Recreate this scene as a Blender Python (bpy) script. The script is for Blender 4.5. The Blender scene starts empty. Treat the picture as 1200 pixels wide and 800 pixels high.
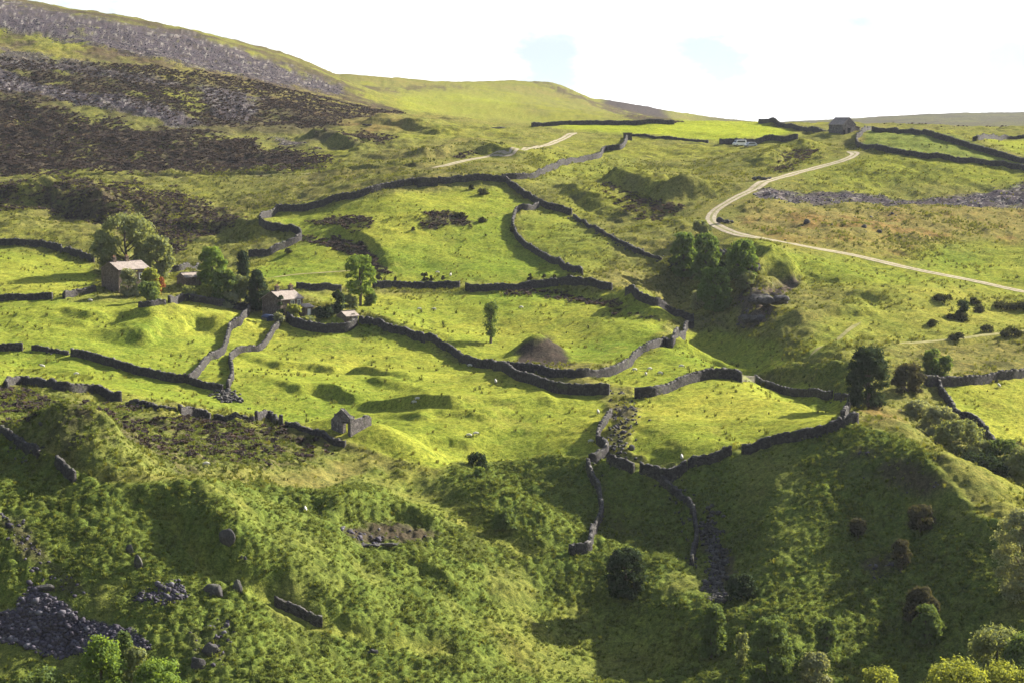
import bpy, math, random
import numpy as np

SC = bpy.context.scene
COL = SC.collection
rng = np.random.default_rng(7)
random.seed(7)
PI = math.pi

# ------------------------------------------------------------------ camera
F = 2406.0                       # focal length in photo pixels (photo 1200 wide)
PITCH = math.atan(250.0 / F)
cam_d = bpy.data.cameras.new('camera')
cam_d.sensor_fit = 'HORIZONTAL'
cam_d.sensor_width = 36.0
cam_d.lens = 36.0 * F / 1200.0
cam_d.clip_start = 1.0
cam_d.clip_end = 20000.0
cam = bpy.data.objects.new('camera', cam_d)
cam.location = (0, 0, 0)
cam.rotation_euler = (PI / 2 - PITCH, 0, 0)
COL.objects.link(cam)
SC.camera = cam

# ------------------------------------------------------------------ light
SUN_AZ = math.radians(52)        # to the right of the view direction (+Y), behind the dale
SUN_EL = math.radians(29)
sun_d = bpy.data.lights.new('sun', 'SUN')
sun_d.energy = 5.0
sun_d.angle = math.radians(0.5)
sun_d.color = (1.0, 0.945, 0.83)
sun = bpy.data.objects.new('sun', sun_d)
sun.rotation_euler = (PI / 2 - SUN_EL, 0, PI - SUN_AZ)
COL.objects.link(sun)

world = bpy.data.worlds.new('World')
SC.world = world
world.use_nodes = True
wn = world.node_tree
wn.nodes.clear()
def wnode(t, **k):
    n = wn.nodes.new(t)
    for a, b in k.items():
        setattr(n, a, b)
    return n
sky = wnode('ShaderNodeTexSky', sky_type='NISHITA')
sky.sun_disc = False
sky.sun_elevation = SUN_EL
sky.sun_rotation = SUN_AZ
sky.altitude = 400
sky.air_density = 1.0
sky.dust_density = 1.0
tc = wnode('ShaderNodeTexCoord')
cn = wnode('ShaderNodeTexNoise')
cn.inputs['Scale'].default_value = 22.0
cn.inputs['Detail'].default_value = 7.0
cn.inputs['Roughness'].default_value = 0.6
L = wn.links.new
mp = wnode('ShaderNodeMapping')
mp.inputs['Scale'].default_value = (1.0, 1.0, 2.0)
L(tc.outputs['Generated'], mp.inputs['Vector'])
L(mp.outputs['Vector'], cn.inputs['Vector'])
# cloud cover: bright round the sun (forward scatter), dull away from it
dt = wnode('ShaderNodeVectorMath', operation='DOT_PRODUCT')
dt.inputs[1].default_value = (math.sin(SUN_AZ) * math.cos(SUN_EL), math.cos(SUN_AZ) * math.cos(SUN_EL), math.sin(SUN_EL))
crs = wnode('ShaderNodeValToRGB')
crs.color_ramp.elements[0].position = 0.0
crs.color_ramp.elements[0].color = (1.5, 1.7, 2.05, 1)
crs.color_ramp.elements[1].position = 0.9
crs.color_ramp.elements[1].color = (8.2, 8.1, 8.0, 1)
e_ = crs.color_ramp.elements.new(0.36); e_.color = (6.6, 6.65, 6.7, 1)
L(tc.outputs['Generated'], dt.inputs[0]); L(dt.outputs['Value'], crs.inputs['Fac'])
# soft modelling of the cloud
sh = wnode('ShaderNodeValToRGB')
sh.color_ramp.elements[0].position = 0.36; sh.color_ramp.elements[0].color = (0.80, 0.81, 0.83, 1)
sh.color_ramp.elements[1].position = 0.56; sh.color_ramp.elements[1].color = (1.06, 1.06, 1.05, 1)
L(cn.outputs['Fac'], sh.inputs['Fac'])
cm = wnode('ShaderNodeMix', data_type='RGBA', blend_type='MULTIPLY'); cm.inputs[0].default_value = 1.0
L(crs.outputs['Color'], cm.inputs[6]); L(sh.outputs['Color'], cm.inputs[7])
# rents in the cloud where the blue shows
prev = None
for (hu, hv, sz, hs) in ((640, 78, 0.020, 1.0), (838, 68, 0.018, 0.95), (1188, 70, 0.02, 0.85), (788, 20, 0.03, 0.3), (300, -160, 0.10, 0.35), (1500, -150, 0.12, 0.8), (2600, -300, 0.4, 1.0), (-1600, -300, 0.5, 1.0)):
    a_, b_ = (hu - 600) / F, (400 - hv) / F
    v_ = np.array([a_, math.cos(PITCH) + math.sin(PITCH) * b_, -math.sin(PITCH) + math.cos(PITCH) * b_]); v_ /= np.linalg.norm(v_)
    ds = wnode('ShaderNodeVectorMath', operation='DISTANCE'); ds.inputs[1].default_value = tuple(v_)
    L(tc.outputs['Generated'], ds.inputs[0])
    # distance + noise wobble
    ad = wnode('ShaderNodeMath', operation='MULTIPLY_ADD'); ad.inputs[1].default_value = 3.2 * sz; L(cn.outputs['Fac'], ad.inputs[0]); L(ds.outputs['Value'], ad.inputs[2])
    mr = wnode('ShaderNodeMapRange', interpolation_type='SMOOTHSTEP')
    mr.inputs['From Min'].default_value = sz * 1.9; mr.inputs['From Max'].default_value = sz * 2.9
    mr.inputs['To Min'].default_value = hs; mr.inputs['To Max'].default_value = 0.0
    L(ad.outputs[0], mr.inputs['Value'])
    if prev is None: prev = mr.outputs['Result']
    else:
        mm = wnode('ShaderNodeMath', operation='MAXIMUM'); L(prev, mm.inputs[0]); L(mr.outputs['Result'], mm.inputs[1]); prev = mm.outputs[0]
# cloud kept low and the unseen sky overhead cleared to weaken the fill light
sx = wnode('ShaderNodeSeparateXYZ'); L(tc.outputs['Generated'], sx.inputs[0])
mz = wnode('ShaderNodeMapRange', interpolation_type='SMOOTHSTEP')
mz.inputs['From Min'].default_value = 0.16; mz.inputs['From Max'].default_value = 0.55; mz.inputs['To Max'].default_value = 0.8
L(sx.outputs['Z'], mz.inputs['Value'])
mm = wnode('ShaderNodeMath', operation='MAXIMUM'); L(prev, mm.inputs[0]); L(mz.outputs['Result'], mm.inputs[1]); prev = mm.outputs[0]
mx = wnode('ShaderNodeMix', data_type='RGBA')
L(prev, mx.inputs[0]); L(cm.outputs[2], mx.inputs[6])
sk = wnode('ShaderNodeMix', data_type='RGBA'); sk.inputs[7].default_value = (3.75, 4.35, 4.75, 1)
mz2 = wnode('ShaderNodeMapRange'); mz2.inputs['From Min'].default_value = 0.12; mz2.inputs['From Max'].default_value = 0.3; mz2.inputs['To Min'].default_value = 1.0; mz2.inputs['To Max'].default_value = 0.0
L(sx.outputs['Z'], mz2.inputs['Value']); L(mz2.outputs['Result'], sk.inputs[0])    # thin veil over the blue
L(sky.outputs['Color'], sk.inputs[6]); L(sk.outputs[2], mx.inputs[7])
bg = wnode('ShaderNodeBackground')
bg.inputs['Strength'].default_value = 0.065
wo = wnode('ShaderNodeOutputWorld')
L(mx.outputs[2], bg.inputs['Color'])
L(bg.outputs['Background'], wo.inputs['Surface'])

SC.view_settings.view_transform = 'Standard'
SC.view_settings.look = 'None'
SC.view_settings.gamma = 1
SC.view_settings.use_curve_mapping = False
SC.view_settings.exposure = 1.68

# ------------------------------------------------------------------ noise
def _hash(ix, iy, seed):
    h = (ix.astype(np.int64) * 374761393 + iy.astype(np.int64) * 668265263 + seed * 1442695041) & 0xFFFFFFFF
    h = ((h ^ (h >> 13)) * 1274126177) & 0xFFFFFFFF
    h = (h ^ (h >> 16)) & 0xFFFF
    return h.astype(np.float32) / 65535.0
def vnoise(x, y, seed=0):
    x = np.asarray(x); y = np.asarray(y)
    ix = np.floor(x); iy = np.floor(y)
    fx = (x - ix).astype(np.float32); fy = (y - iy).astype(np.float32)
    fx = fx * fx * (3 - 2 * fx); fy = fy * fy * (3 - 2 * fy)
    ix = ix.astype(np.int64); iy = iy.astype(np.int64)
    a = _hash(ix, iy, seed); b = _hash(ix + 1, iy, seed)
    c = _hash(ix, iy + 1, seed); d = _hash(ix + 1, iy + 1, seed)
    return (a + (b - a) * fx) * (1 - fy) + (c + (d - c) * fx) * fy
def fbm(x, y, scale, octs=3, seed=0, gain=0.5):
    """0-mean noise, roughly -1..1; scale is the wavelength in metres"""
    v = 0; amp = 1.0; tot = 0
    ca, sa = math.cos(0.6), math.sin(0.6)
    x = np.asarray(x) / scale; y = np.asarray(y) / scale
    for o in range(octs):
        v = v + amp * (vnoise(x, y, seed + o * 17) * 2 - 1)
        tot += amp
        amp *= gain
        x, y = (x * ca - y * sa) * 2.03 + 5.3, (x * sa + y * ca) * 2.03 + 1.7
    return v / tot
def sstep(a, b, x):
    t = np.clip((x - a) / (b - a), 0, 1)
    return t * t * (3 - 2 * t)

# ------------------------------------------------------------------ geometry of the view
CP, SP = math.cos(PITCH), math.sin(PITCH)
def ray(u, v):
    """direction with horizontal length 1: (azimuth, slope)"""
    a = (u - 600.0) / F; b = (400.0 - v) / F
    x = a; y = CP + SP * b; z = -SP + CP * b
    h = math.hypot(x, y)
    return math.atan2(x, y), z / h
def project(x, y, z):
    zc = y * CP - z * SP
    yc = y * SP + z * CP
    zc = np.maximum(zc, 1e-3)
    return 600 + F * x / zc, 400 - F * yc / zc

# ------------------------------------------------------------------ terrain: survey points (direction in the view, distance) -> slope field
CT = []
def cpts(u, *vd):
    for v, d in vd:
        A, s = ray(u, v)
        CT.append((A, math.log(d / math.cos(A)), s))
def cz(u, d, z):
    A, s = ray(u, 400)
    r = d / math.cos(A)
    CT.append((A, math.log(r), z / r))
cpts(-220, (900, 200), (800, 216), (700, 232), (600, 253), (500, 285), (440, 350), (400, 385), (340, 440), (280, 520), (200, 630), (140, 700), (80, 770), (20, 840), (-40, 920))
cpts(0, (900, 206), (800, 222), (700, 232), (600, 246), (512, 269), (492, 302), (450, 346), (410, 382), (350, 440), (290, 520), (245, 575), (210, 630), (150, 700), (100, 760), (50, 820), (14, 880), (2, 930))
cpts(150, (800, 221), (700, 231), (600, 250), (535, 275), (500, 298), (465, 338), (428, 374), (345, 435), (290, 515), (250, 570), (210, 630), (150, 700), (100, 770), (50, 850), (25, 920))
cpts(300, (900, 206), (800, 222), (730, 233), (690, 243), (600, 267), (505, 314), (485, 338), (430, 382), (365, 430), (300, 505), (250, 565), (210, 620), (150, 710), (100, 810), (56, 940))
cpts(370, (78, 1000),)
cpts(425, (103, 930), (110, 1120), (92, 1450))
cpts(480, (131, 870), (129, 1000), (113, 1250), (95, 1480))
cpts(450, (800, 231), (750, 240), (700, 250), (600, 278), (532, 304), (500, 326), (450, 364), (400, 410), (345, 455), (280, 502), (222, 548), (200, 590), (150, 720), (118, 900), (92, 1350), (112, 2000))
cpts(600, (900, 220), (800, 241), (700, 263), (640, 279), (615, 290), (597, 300), (560, 310), (500, 328), (440, 368), (400, 407), (345, 450), (300, 490), (240, 535), (213, 555), (180, 640), (150, 770), (122, 1100), (95, 1500), (112, 2000))
cpts(520, (97, 1500))
cpts(650, (99, 1500), (124, 2000))
cpts(700, (120, 1500), (146, 780), (138, 2000))
cpts(738, (124, 1750), (134, 1450))
cpts(775, (143, 1700))
cpts(750, (800, 250), (745, 262), (702, 272), (660, 284), (600, 293), (550, 300), (500, 318), (470, 338), (430, 364), (400, 395), (345, 438), (305, 472), (250, 530), (200, 610), (165, 700), (144.5, 770), (149, 1000), (146, 1250), (150, 2300))
cpts(810, (330, 455), (380, 412), (146.5, 1700), (149, 2500))
cpts(830, (270, 492), (300, 470))
cpts(850, (235, 530), (350, 430), (400, 394))
cpts(870, (285, 467), (320, 445), (200, 585))
cpts(900, (900, 218), (800, 236), (740, 248), (700, 256), (620, 271), (560, 288), (522, 303), (480, 321), (447, 343), (425, 369), (405, 392), (345, 432), (285, 470), (240, 520), (218, 548), (192, 605), (178, 640), (165, 690), (146, 770), (150, 1000), (149, 1500), (146.5, 2500), (152, 3100))
cpts(960, (440, 352), (470, 332), (385, 398), (340, 438))
cpts(1050, (800, 236), (700, 252), (620, 268), (560, 278), (503, 298), (488, 322), (440, 352), (400, 385), (345, 430), (315, 460), (260, 510), (225, 550), (182, 590), (157, 650), (155, 1000), (153, 1500), (147, 2000), (137, 2500), (146, 3100))
cpts(1200, (900, 210), (800, 228), (700, 243), (645, 254), (603, 292), (560, 312), (500, 335), (441, 362), (400, 390), (344, 440), (290, 490), (240, 535), (199, 575), (168, 650), (160, 1000), (155, 1500), (145, 2000), (132.5, 2500), (142, 3100))
cpts(1100, (575, 270), (545, 300), (134, 2500))
cpts(1420, (800, 226), (700, 245), (640, 260), (560, 310), (500, 335), (440, 362), (400, 390), (344, 440), (290, 490), (240, 535), (190, 590), (165, 660), (160, 1000), (156, 1500), (140, 2500))
for u in (-220, 0, 150, 300):
    cz(u, 1300, 40 - u * 0.02); cz(u, 2200, 25); cz(u, 3600, -10)
for u in (450, 600, 700):
    cz(u, 2800, 0); cz(u, 3600, -20)
for u in (800, 1000, 1200, 1420):
    cz(u, 3600, -30)
for u in (-400, 0, 400, 800, 1200, 1600):
    cz(u, 12, -4); cz(u, 22, -7); cz(u, 40, -13); cz(u, 70, -24); cz(u, 110, -43); cz(u, 150, -57); cz(u, 5200, -90)
CT = np.array(CT)
def tps_fit(P, val, reg=1e-5):
    n = len(P)
    D = np.hypot(P[:, None, 0] - P[None, :, 0], P[:, None, 1] - P[None, :, 1]) + 1e-9
    K = D * D * np.log(D) + reg * np.eye(n)
    M = np.zeros((n + 3, n + 3)); M[:n, :n] = K
    M[:n, n] = 1; M[:n, n + 1:] = P; M[n, :n] = 1; M[n + 1:, :n] = P.T
    b = np.zeros(n + 3); b[:n] = val
    return np.linalg.solve(M, b)
TW = tps_fit(CT[:, :2], CT[:, 2])
def tps(A, lr):
    out = np.empty(A.size); A = A.ravel(); lr = lr.ravel(); n = len(CT)
    for i in range(0, A.size, 20000):
        a = A[i:i + 20000]; b = lr[i:i + 20000]
        D2 = (a[:, None] - CT[None, :, 0]) ** 2 + (b[:, None] - CT[None, :, 1]) ** 2 + 1e-18
        out[i:i + 20000] = (0.5 * D2 * np.log(D2)) @ TW[:n] + TW[n] + a * TW[n + 1] + b * TW[n + 2]
    return out
HALF = math.atan(600 / F)
GA = np.concatenate([np.linspace(-0.62, -HALF - 0.014, 46)[:-1], np.linspace(-HALF - 0.014, HALF + 0.014, 900), np.linspace(HALF + 0.014, 0.62, 46)[1:]])
GR = np.concatenate([np.geomspace(15, 172, 40)[:-1], np.geomspace(172, 860, 1200), np.geomspace(860, 5000, 260)[1:]])
GL = np.log(GR)
NA, NR = len(GA), len(GR)
# coarse evaluation, then interpolate
ca = np.unique(np.concatenate([np.arange(0, NA, 5), [NA - 1]])); cl = np.unique(np.concatenate([np.arange(0, NR, 5), [NR - 1]]))
AA, LL = np.meshgrid(GA[ca], GL[cl])
S0 = tps(AA, LL).reshape(AA.shape)
tmp = np.empty((len(cl), NA))
for j in range(len(cl)):
    tmp[j] = np.interp(GA, GA[ca], S0[j])
i1 = np.clip(np.searchsorted(GL[cl], GL, side='right') - 1, 0, len(cl) - 2)
w1 = ((GL - GL[cl][i1]) / (GL[cl][i1 + 1] - GL[cl][i1]))[:, None]
SL = tmp[i1] * (1 - w1) + tmp[i1 + 1] * w1
RR = np.repeat(GR[:, None], NA, 1); AG = np.repeat(GA[None, :], NR, 0)
X = RR * np.sin(AG); Y = RR * np.cos(AG)
Z = SL * RR
def hit(u, v, rmin=150.0, rmax=4500.0):
    """where the sight line through photo point (u,v) meets the ground"""
    A, s = ray(u, v)
    j = np.searchsorted(GA, A) - 1
    w = (A - GA[j]) / (GA[j + 1] - GA[j])
    h = Z[:, j] * (1 - w) + Z[:, j + 1] * w
    g = h - s * GR
    k0 = np.searchsorted(GR, rmin)
    idx = np.nonzero((g[k0 + 1:] >= 0) & (g[k0:-1] < 0) & (GR[k0 + 1:] < rmax))[0]
    if len(idx) == 0:
        # just above the skyline: use the nearest approach
        kk = k0 + np.argmax(np.where((GR[k0:] < rmax), g[k0:] / GR[k0:], -9))
        r = GR[kk]
    else:
        k = idx[0] + k0
        r = GR[k] + (GR[k + 1] - GR[k]) * (-g[k]) / (g[k + 1] - g[k] + 1e-12)
    x, y = r * math.sin(A), r * math.cos(A)
    return np.array([x, y, float(ground(x, y))])
def ground(x, y):
    x = np.asarray(x, float); y = np.asarray(y, float)
    A = np.clip(np.arctan2(x, y), GA[0], GA[-1] - 1e-9); r = np.clip(np.hypot(x, y), GR[0], GR[-1] - 1e-6)
    j = np.clip(np.searchsorted(GA, A) - 1, 0, NA - 2); k = np.clip(np.searchsorted(GR, r) - 1, 0, NR - 2)
    wa = (A - GA[j]) / (GA[j + 1] - GA[j]); wr = (r - GR[k]) / (GR[k + 1] - GR[k])
    return (Z[k, j] * (1 - wa) + Z[k, j + 1] * wa) * (1 - wr) + (Z[k + 1, j] * (1 - wa) + Z[k + 1, j + 1] * wa) * wr
def smooth_line(P, n_per=6):
    P = np.asarray(P, float)
    if len(P) < 3:
        t = np.linspace(0, 1, n_per + 1)[:, None]
        return P[0] * (1 - t) + P[-1] * t
    Q = np.vstack([2 * P[0] - P[1], P, 2 * P[-1] - P[-2]]); out = []
    for i in range(1, len(Q) - 2):
        for t in np.linspace(0, 1, n_per, endpoint=False):
            a, b, c, d = Q[i - 1], Q[i], Q[i + 1], Q[i + 2]
            out.append(0.5 * (2 * b + (c - a) * t + (2 * a - 5 * b + 4 * c - d) * t * t + (3 * b - a - 3 * c + d) * t ** 3))
    out.append(P[-1])
    return np.array(out)
def world_line(px, **k):
    return np.array([hit(u, v, **k)[:2] for u, v in px])
def line_dist(P, margin):
    """signed distance (positive on the left of the drawing direction), arclength fraction, flat index of nearby ground points"""
    lo = P.min(0) - margin; hi = P.max(0) + margin
    sel = np.nonzero((X > lo[0]) & (X < hi[0]) & (Y > lo[1]) & (Y < hi[1]))
    x = X[sel]; y = Y[sel]
    best = np.full(x.shape, 1e9); sgn = np.ones(x.shape); tt = np.zeros(x.shape)
    seg = np.hypot(*(P[1:] - P[:-1]).T); cum = np.concatenate([[0], np.cumsum(seg)]); tot = cum[-1]
    for i in range(len(P) - 1):
        a = P[i]; d = P[i + 1] - a; l2 = d @ d + 1e-9
        t = np.clip(((x - a[0]) * d[0] + (y - a[1]) * d[1]) / l2, 0, 1)
        dx = x - a[0] - t * d[0]; dy = y - a[1] - t * d[1]
        ds = np.hypot(dx, dy); m = ds < best
        best = np.where(m, ds, best)
        sgn = np.where(m, np.sign(d[0] * (y - a[1]) - d[1] * (x - a[0])), sgn)
        tt = np.where(m, (cum[i] + t * seg[i]) / tot, tt)
    return sel, best * sgn, tt
def bank(px, h, w=2.0, Ld=12.0, taper=0.18):
    """a small scarp: the far (left) side stands h above the near side"""
    P = smooth_line(world_line(px), 3)
    sel, s, t = line_dist(P, max(Ld * 3, w * 3))
    wob = fbm(X[sel], Y[sel], 4.5, 3, int(abs(px[0][0])) + 3)
    s = s + wob * min(2.2, w * 0.9)
    h = h * (1 + 0.5 * fbm(X[sel], Y[sel], 9, 2, int(abs(px[0][0])) + 8))
    g = sstep(-w, w, s) * np.exp(-np.maximum(s, 0) / Ld) * np.exp(-(np.maximum(-s, 0) / (w * 2)) ** 2)
    Z[sel] += h * g * sstep(0, taper, t) * sstep(0, taper, 1 - t)
def ridge(px, h, sig=6.0, taper=0.15):
    P = smooth_line(world_line(px), 3)
    sel, s, t = line_dist(P, sig * 3)
    Z[sel] += h * np.exp(-(s / sig) ** 2) * sstep(0, taper, t) * sstep(0, taper, 1 - t)
def mound(u, v, h, rx, ry):
    p = hit(u, v)
    Z[...] += h * np.exp(-((X - p[0]) / rx) ** 2 - ((Y - p[1]) / ry) ** 2)

bank([(322, 432), (362, 428), (400, 431)], 1.7, 1.2, 8)
bank([(395, 430), (430, 437), (480, 450)], 1.5, 1.3, 8)
bank([(420, 446), (470, 455), (500, 462)], 1.0, 1.5, 7)
bank([(340, 465), (375, 461), (420, 469)], 1.7, 1.2, 8)
bank([(410, 467), (450, 475), (500, 480), (550, 490)], 2.0, 1.4, 8)
bank([(480, 497), (530, 492), (580, 500)], 1.2, 2.0, 8)
bank([(560, 470), (610, 478), (660, 476)], 1.2, 2.5, 9)
bank([(20, 428), (70, 432), (120, 441)], 0.9, 2.0, 8)
bank([(470, 523), (525, 522), (565, 532)], 1.3, 1.5, 8)
bank([(95, 383), (140, 376), (180, 387)], 2.2, 3.0, 9)
bank([(158, 406), (190, 390), (230, 381), (268, 392)], 3.6, 4.0, 9)
bank([(0, 376), (60, 378), (100, 384)], 1.2, 3.0, 9)
bank([(600, 337), (660, 337), (710, 347), (750, 364), (785, 384)], 4.5, 4.0, 12)
bank([(385, 388), (430, 384), (470, 392), (520, 410)], 2.4, 2.5, 8)
bank([(903, 199), (922, 182), (962, 178)], 3.2, 3.0, 9)
bank([(-20, 240), (40, 238), (90, 245), (130, 266)], 7.0, 5.5, 20)
bank([(215, 272), (250, 268), (300, 282)], 2.5, 3, 12)
bank([(352, 277), (395, 272), (425, 281), (446, 300), (464, 316)], 1.6, 1.8, 10)
bank([(695, 219), (740, 224), (795, 243)], 6.0, 5.0, 18)
bank([(640, 214), (690, 240), (740, 262)], 2.0, 3.0, 12)
bank([(880, 330), (940, 328), (1000, 347), (1050, 364)], 2.6, 6.0, 9)
bank([(868, 345), (895, 336), (945, 332)], 4.2, 1.6, 6)
bank([(930, 392), (980, 375), (1040, 372)], 2.0, 2.0, 9)
bank([(765, 562), (850, 542), (930, 526), (1015, 507)], 2.0, 5.0, 12)
bank([(380, 640), (430, 628), (480, 630), (520, 648)], 2.2, 1.4, 8)
bank([(520, 712), (570, 700), (600, 720)], 2.0, 2.5, 8)
bank([(-20, 502), (60, 548), (120, 583), (200, 628), (265, 683), (320, 713), (400, 741), (500, 768)], 6.0, 6.0, 20)
bank([(190, 500), (230, 493), (275, 502), (300, 510)], 1.8, 1.5, 8)
bank([(60, 527), (110, 518), (150, 530)], 1.6, 1.5, 8)
ridge([(310, 497), (420, 517), (500, 562), (560, 602), (640, 652), (740, 697), (880, 765)], 4.0, 7.5)
ridge([(1000, 500), (1060, 522), (1100, 562), (1150, 612), (1210, 652)], 2.6, 6.5)
bank([(780, 408), (830, 404), (880, 412), (930, 425)], 2.6, 2.0, 8)
bank([(872, 286), (884, 310), (878, 345), (870, 375), (862, 396)], 3.2, 3.0, 9)
ridge([(793, 292), (797, 318), (815, 358), (838, 384), (868, 401), (905, 420), (940, 446), (985, 474), (1030, 484)], -5.5, 8.0, 0.12)
ridge([(842, 600), (846, 640), (848, 690), (852, 740)], -2.5, 5.0, 0.15)
bank([(925, 420), (955, 436), (985, 455)], 2.0, 3.0, 10)
mound(628, 412, 4.2, 4.6, 5.5)
mound(780, 415, 1.6, 8, 7)
bank([(940, 480), (975, 452), (1010, 440)], 1.5, 2, 8)
bank([(420, 150), (470, 152), (520, 165)], 3.0, 4, 25)
bank([(480, 190), (560, 182), (600, 190)], 3.0, 4, 20)
bank([(340, 160), (380, 165), (430, 180)], 3.0, 3, 20)

# ------------------------------------------------------------------ ground cover: patches of grass, bracken, heather, scree
U0, V0, STEP = -240, -80, 2
RU = np.arange(U0, 1450, STEP); RV = np.arange(V0, 1010, STEP)
MU, MV = np.meshgrid(RU, RV)
MASK = {}
def patch(name, poly, soft=6, val=1.0):
    if name not in MASK:
        MASK[name] = np.zeros(MU.shape, np.float32)
    P = np.asarray(poly, float)
    x0, y0 = P.min(0) - soft * 2; x1, y1 = P.max(0) + soft * 2
    sel = np.nonzero((MU >= x0) & (MU <= x1) & (MV >= y0) & (MV <= y1))
    x = MU[sel].astype(float); y = MV[sel].astype(float)
    ins = np.zeros(x.shape, bool); best = np.full(x.shape, 1e9)
    n = len(P)
    for i in range(n):
        a = P[i]; b = P[(i + 1) % n]; d = b - a
        t = np.clip(((x - a[0]) * d[0] + (y - a[1]) * d[1]) / (d @ d + 1e-9), 0, 1)
        best = np.minimum(best, np.hypot(x - a[0] - t * d[0], y - a[1] - t * d[1]))
        c = ((a[1] > y) != (b[1] > y)) & (x < (b[0] - a[0]) * (y - a[1]) / (b[1] - a[1] + 1e-12) + a[0])
        ins ^= c
    s = np.where(ins, best, -best)
    MASK[name][sel] = np.maximum(MASK[name][sel], val * sstep(-soft, soft, s))
# meadows
for p in ([(-60, 284), (55, 294), (108, 310), (116, 346), (60, 350), (-60, 352)],
          [(-60, 352), (160, 350), (290, 362), (330, 374), (420, 380), (500, 400), (560, 428), (700, 466), (716, 500), (692, 545), (600, 542), (500, 546), (430, 516), (300, 482), (240, 480), (140, 464), (0, 446), (-60, 450)],
          [(300, 320), (330, 285), (352, 284), (345, 268), (318, 262), (345, 250), (400, 240), (490, 222), (590, 219), (632, 243), (604, 250), (603, 280), (684, 324), (560, 332), (440, 332), (340, 336)],
          [(350, 344), (540, 346), (720, 336), (800, 366), (772, 395), (740, 420), (650, 424), (560, 420), (430, 372)],
          [(745, 455), (840, 440), (960, 458), (1002, 470), (990, 497), (900, 518), (800, 541), (748, 551), (735, 515)],
          [(700, 440), (745, 420), (780, 402), (830, 387), (900, 402), (930, 425), (880, 444), (760, 456)],
          [(1105, 452), (1300, 440), (1300, 525), (1165, 522), (1120, 487)]):
    patch('meadow', p, 5)
patch('meadow', [(610, 250), (640, 245), (720, 290), (700, 322), (682, 322), (610, 282)], 6, 0.55)
patch('meadow', [(880, 287), (1000, 306), (1300, 350), (1300, 386), (1030, 402), (930, 420), (960, 385), (1000, 350), (900, 318)], 14, 0.6)
patch('meadow', [(1060, 320), (1110, 290), (1300, 300), (1300, 352)], 14, 0.8)
patch('meadow', [(610, 190), (740, 180), (760, 200), (640, 215)], 10, 0.3)
patch('meadow', [(940, 200), (1000, 184), (1100, 190), (1200, 205), (1200, 220), (950, 220)], 10, 0.3)
patch('lime', [(640, 149), (690, 143), (800, 142), (890, 145), (935, 157), (850, 166), (745, 158), (690, 153)], 2.5)
patch('pasture', [(1010, 172), (1020, 154), (1120, 164), (1205, 196), (1080, 183)], 2.5)
patch('lime', [(1150, 166), (1300, 160), (1300, 185), (1200, 188)], 3, 0.5)
patch('lime', [(470, 105), (560, 108), (600, 118), (640, 145), (560, 142), (470, 130)], 8, 0.35)
# bracken
patch('bracken', [(-220, 440), (-60, 490), (0, 508), (60, 545), (120, 570), (200, 572), (300, 570), (380, 580), (430, 548), (500, 556), (560, 545), (690, 546), (760, 556), (860, 536), (1000, 502), (1060, 520), (1100, 560), (1200, 645), (1440, 720), (1440, 1000), (-220, 1000)], 9)
patch('bracken', [(-220, 445), (0, 462), (130, 478), (250, 496), (330, 502), (420, 530), (300, 558), (100, 556), (0, 500)], 9, 0.55)
patch('bracken', [(400, 388), (470, 390), (500, 400), (440, 398)], 6, 0.8)
patch('bracken', [(920, 430), (1000, 430), (1000, 465), (960, 455)], 6, 0.7)
# rough herbage inside the bracken: thin turf rims, sunlight painted in, dead fronds
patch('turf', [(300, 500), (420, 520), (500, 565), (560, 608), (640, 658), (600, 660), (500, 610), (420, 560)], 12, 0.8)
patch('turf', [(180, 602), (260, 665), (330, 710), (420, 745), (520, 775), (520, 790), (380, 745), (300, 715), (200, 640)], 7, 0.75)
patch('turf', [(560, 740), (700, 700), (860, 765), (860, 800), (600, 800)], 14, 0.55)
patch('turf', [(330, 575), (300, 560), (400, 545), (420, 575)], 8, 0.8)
patch('bare', [(960, 540), (1000, 530), (1080, 560), (1110, 575), (1080, 590), (1000, 570)], 10, 0.8)
patch('bare', [(1010, 668), (1055, 655), (1060, 680), (1020, 690)], 8, 0.7)
patch('bare', [(405, 640), (460, 628), (520, 645), (470, 656), (420, 656)], 6, 0.9)
patch('bare', [(0, 610), (60, 650), (110, 690), (70, 690), (20, 660)], 8, 0.7)
patch('bare', [(205, 755), (240, 742), (270, 770), (240, 800), (215, 790)], 8, 0.5)
patch('bare', [(835, 605), (850, 640), (855, 700), (835, 705), (828, 640)], 4, 0.8)
patch('spoil', [(600, 430), (618, 400), (638, 386), (655, 396), (672, 430)], 4, 1.0)
# heather and rough moor; two shaded banks are coloured in with it
patch('heather', [(-220, 108), (0, 114), (100, 135), (190, 150), (270, 160), (330, 172), (400, 190), (340, 205), (150, 207), (-220, 207)], 15, 0.84)
patch('heather', [(-220, 212), (100, 212), (200, 222), (270, 248), (290, 262), (200, 295), (120, 268), (60, 248), (-220, 238)], 12, 0.75)
patch('heather', [(-220, 440), (0, 456), (130, 472), (250, 492), (330, 498), (420, 524), (300, 558), (100, 556), (0, 500)], 9, 0.42)
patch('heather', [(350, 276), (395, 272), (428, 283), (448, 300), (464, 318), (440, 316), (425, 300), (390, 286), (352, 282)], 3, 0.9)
patch('heather', [(350, 258), (390, 250), (440, 256), (430, 265), (370, 266)], 5, 0.6)
patch('heather', [(490, 255), (520, 249), (565, 262), (560, 271), (500, 268)], 4, 0.8)
patch('heather', [(560, 345), (640, 335), (720, 350), (785, 385), (730, 376), (680, 352)], 5, 0.6)  # shade of the slope under the meadow wall, put in as dark cover
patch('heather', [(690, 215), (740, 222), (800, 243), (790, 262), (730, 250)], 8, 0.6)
patch('heather', [(40, 38), (200, 70), (300, 92), (420, 118), (380, 125), (200, 88), (0, 52), (-220, 40), (-220, 15)], 8, 0.55)
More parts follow.
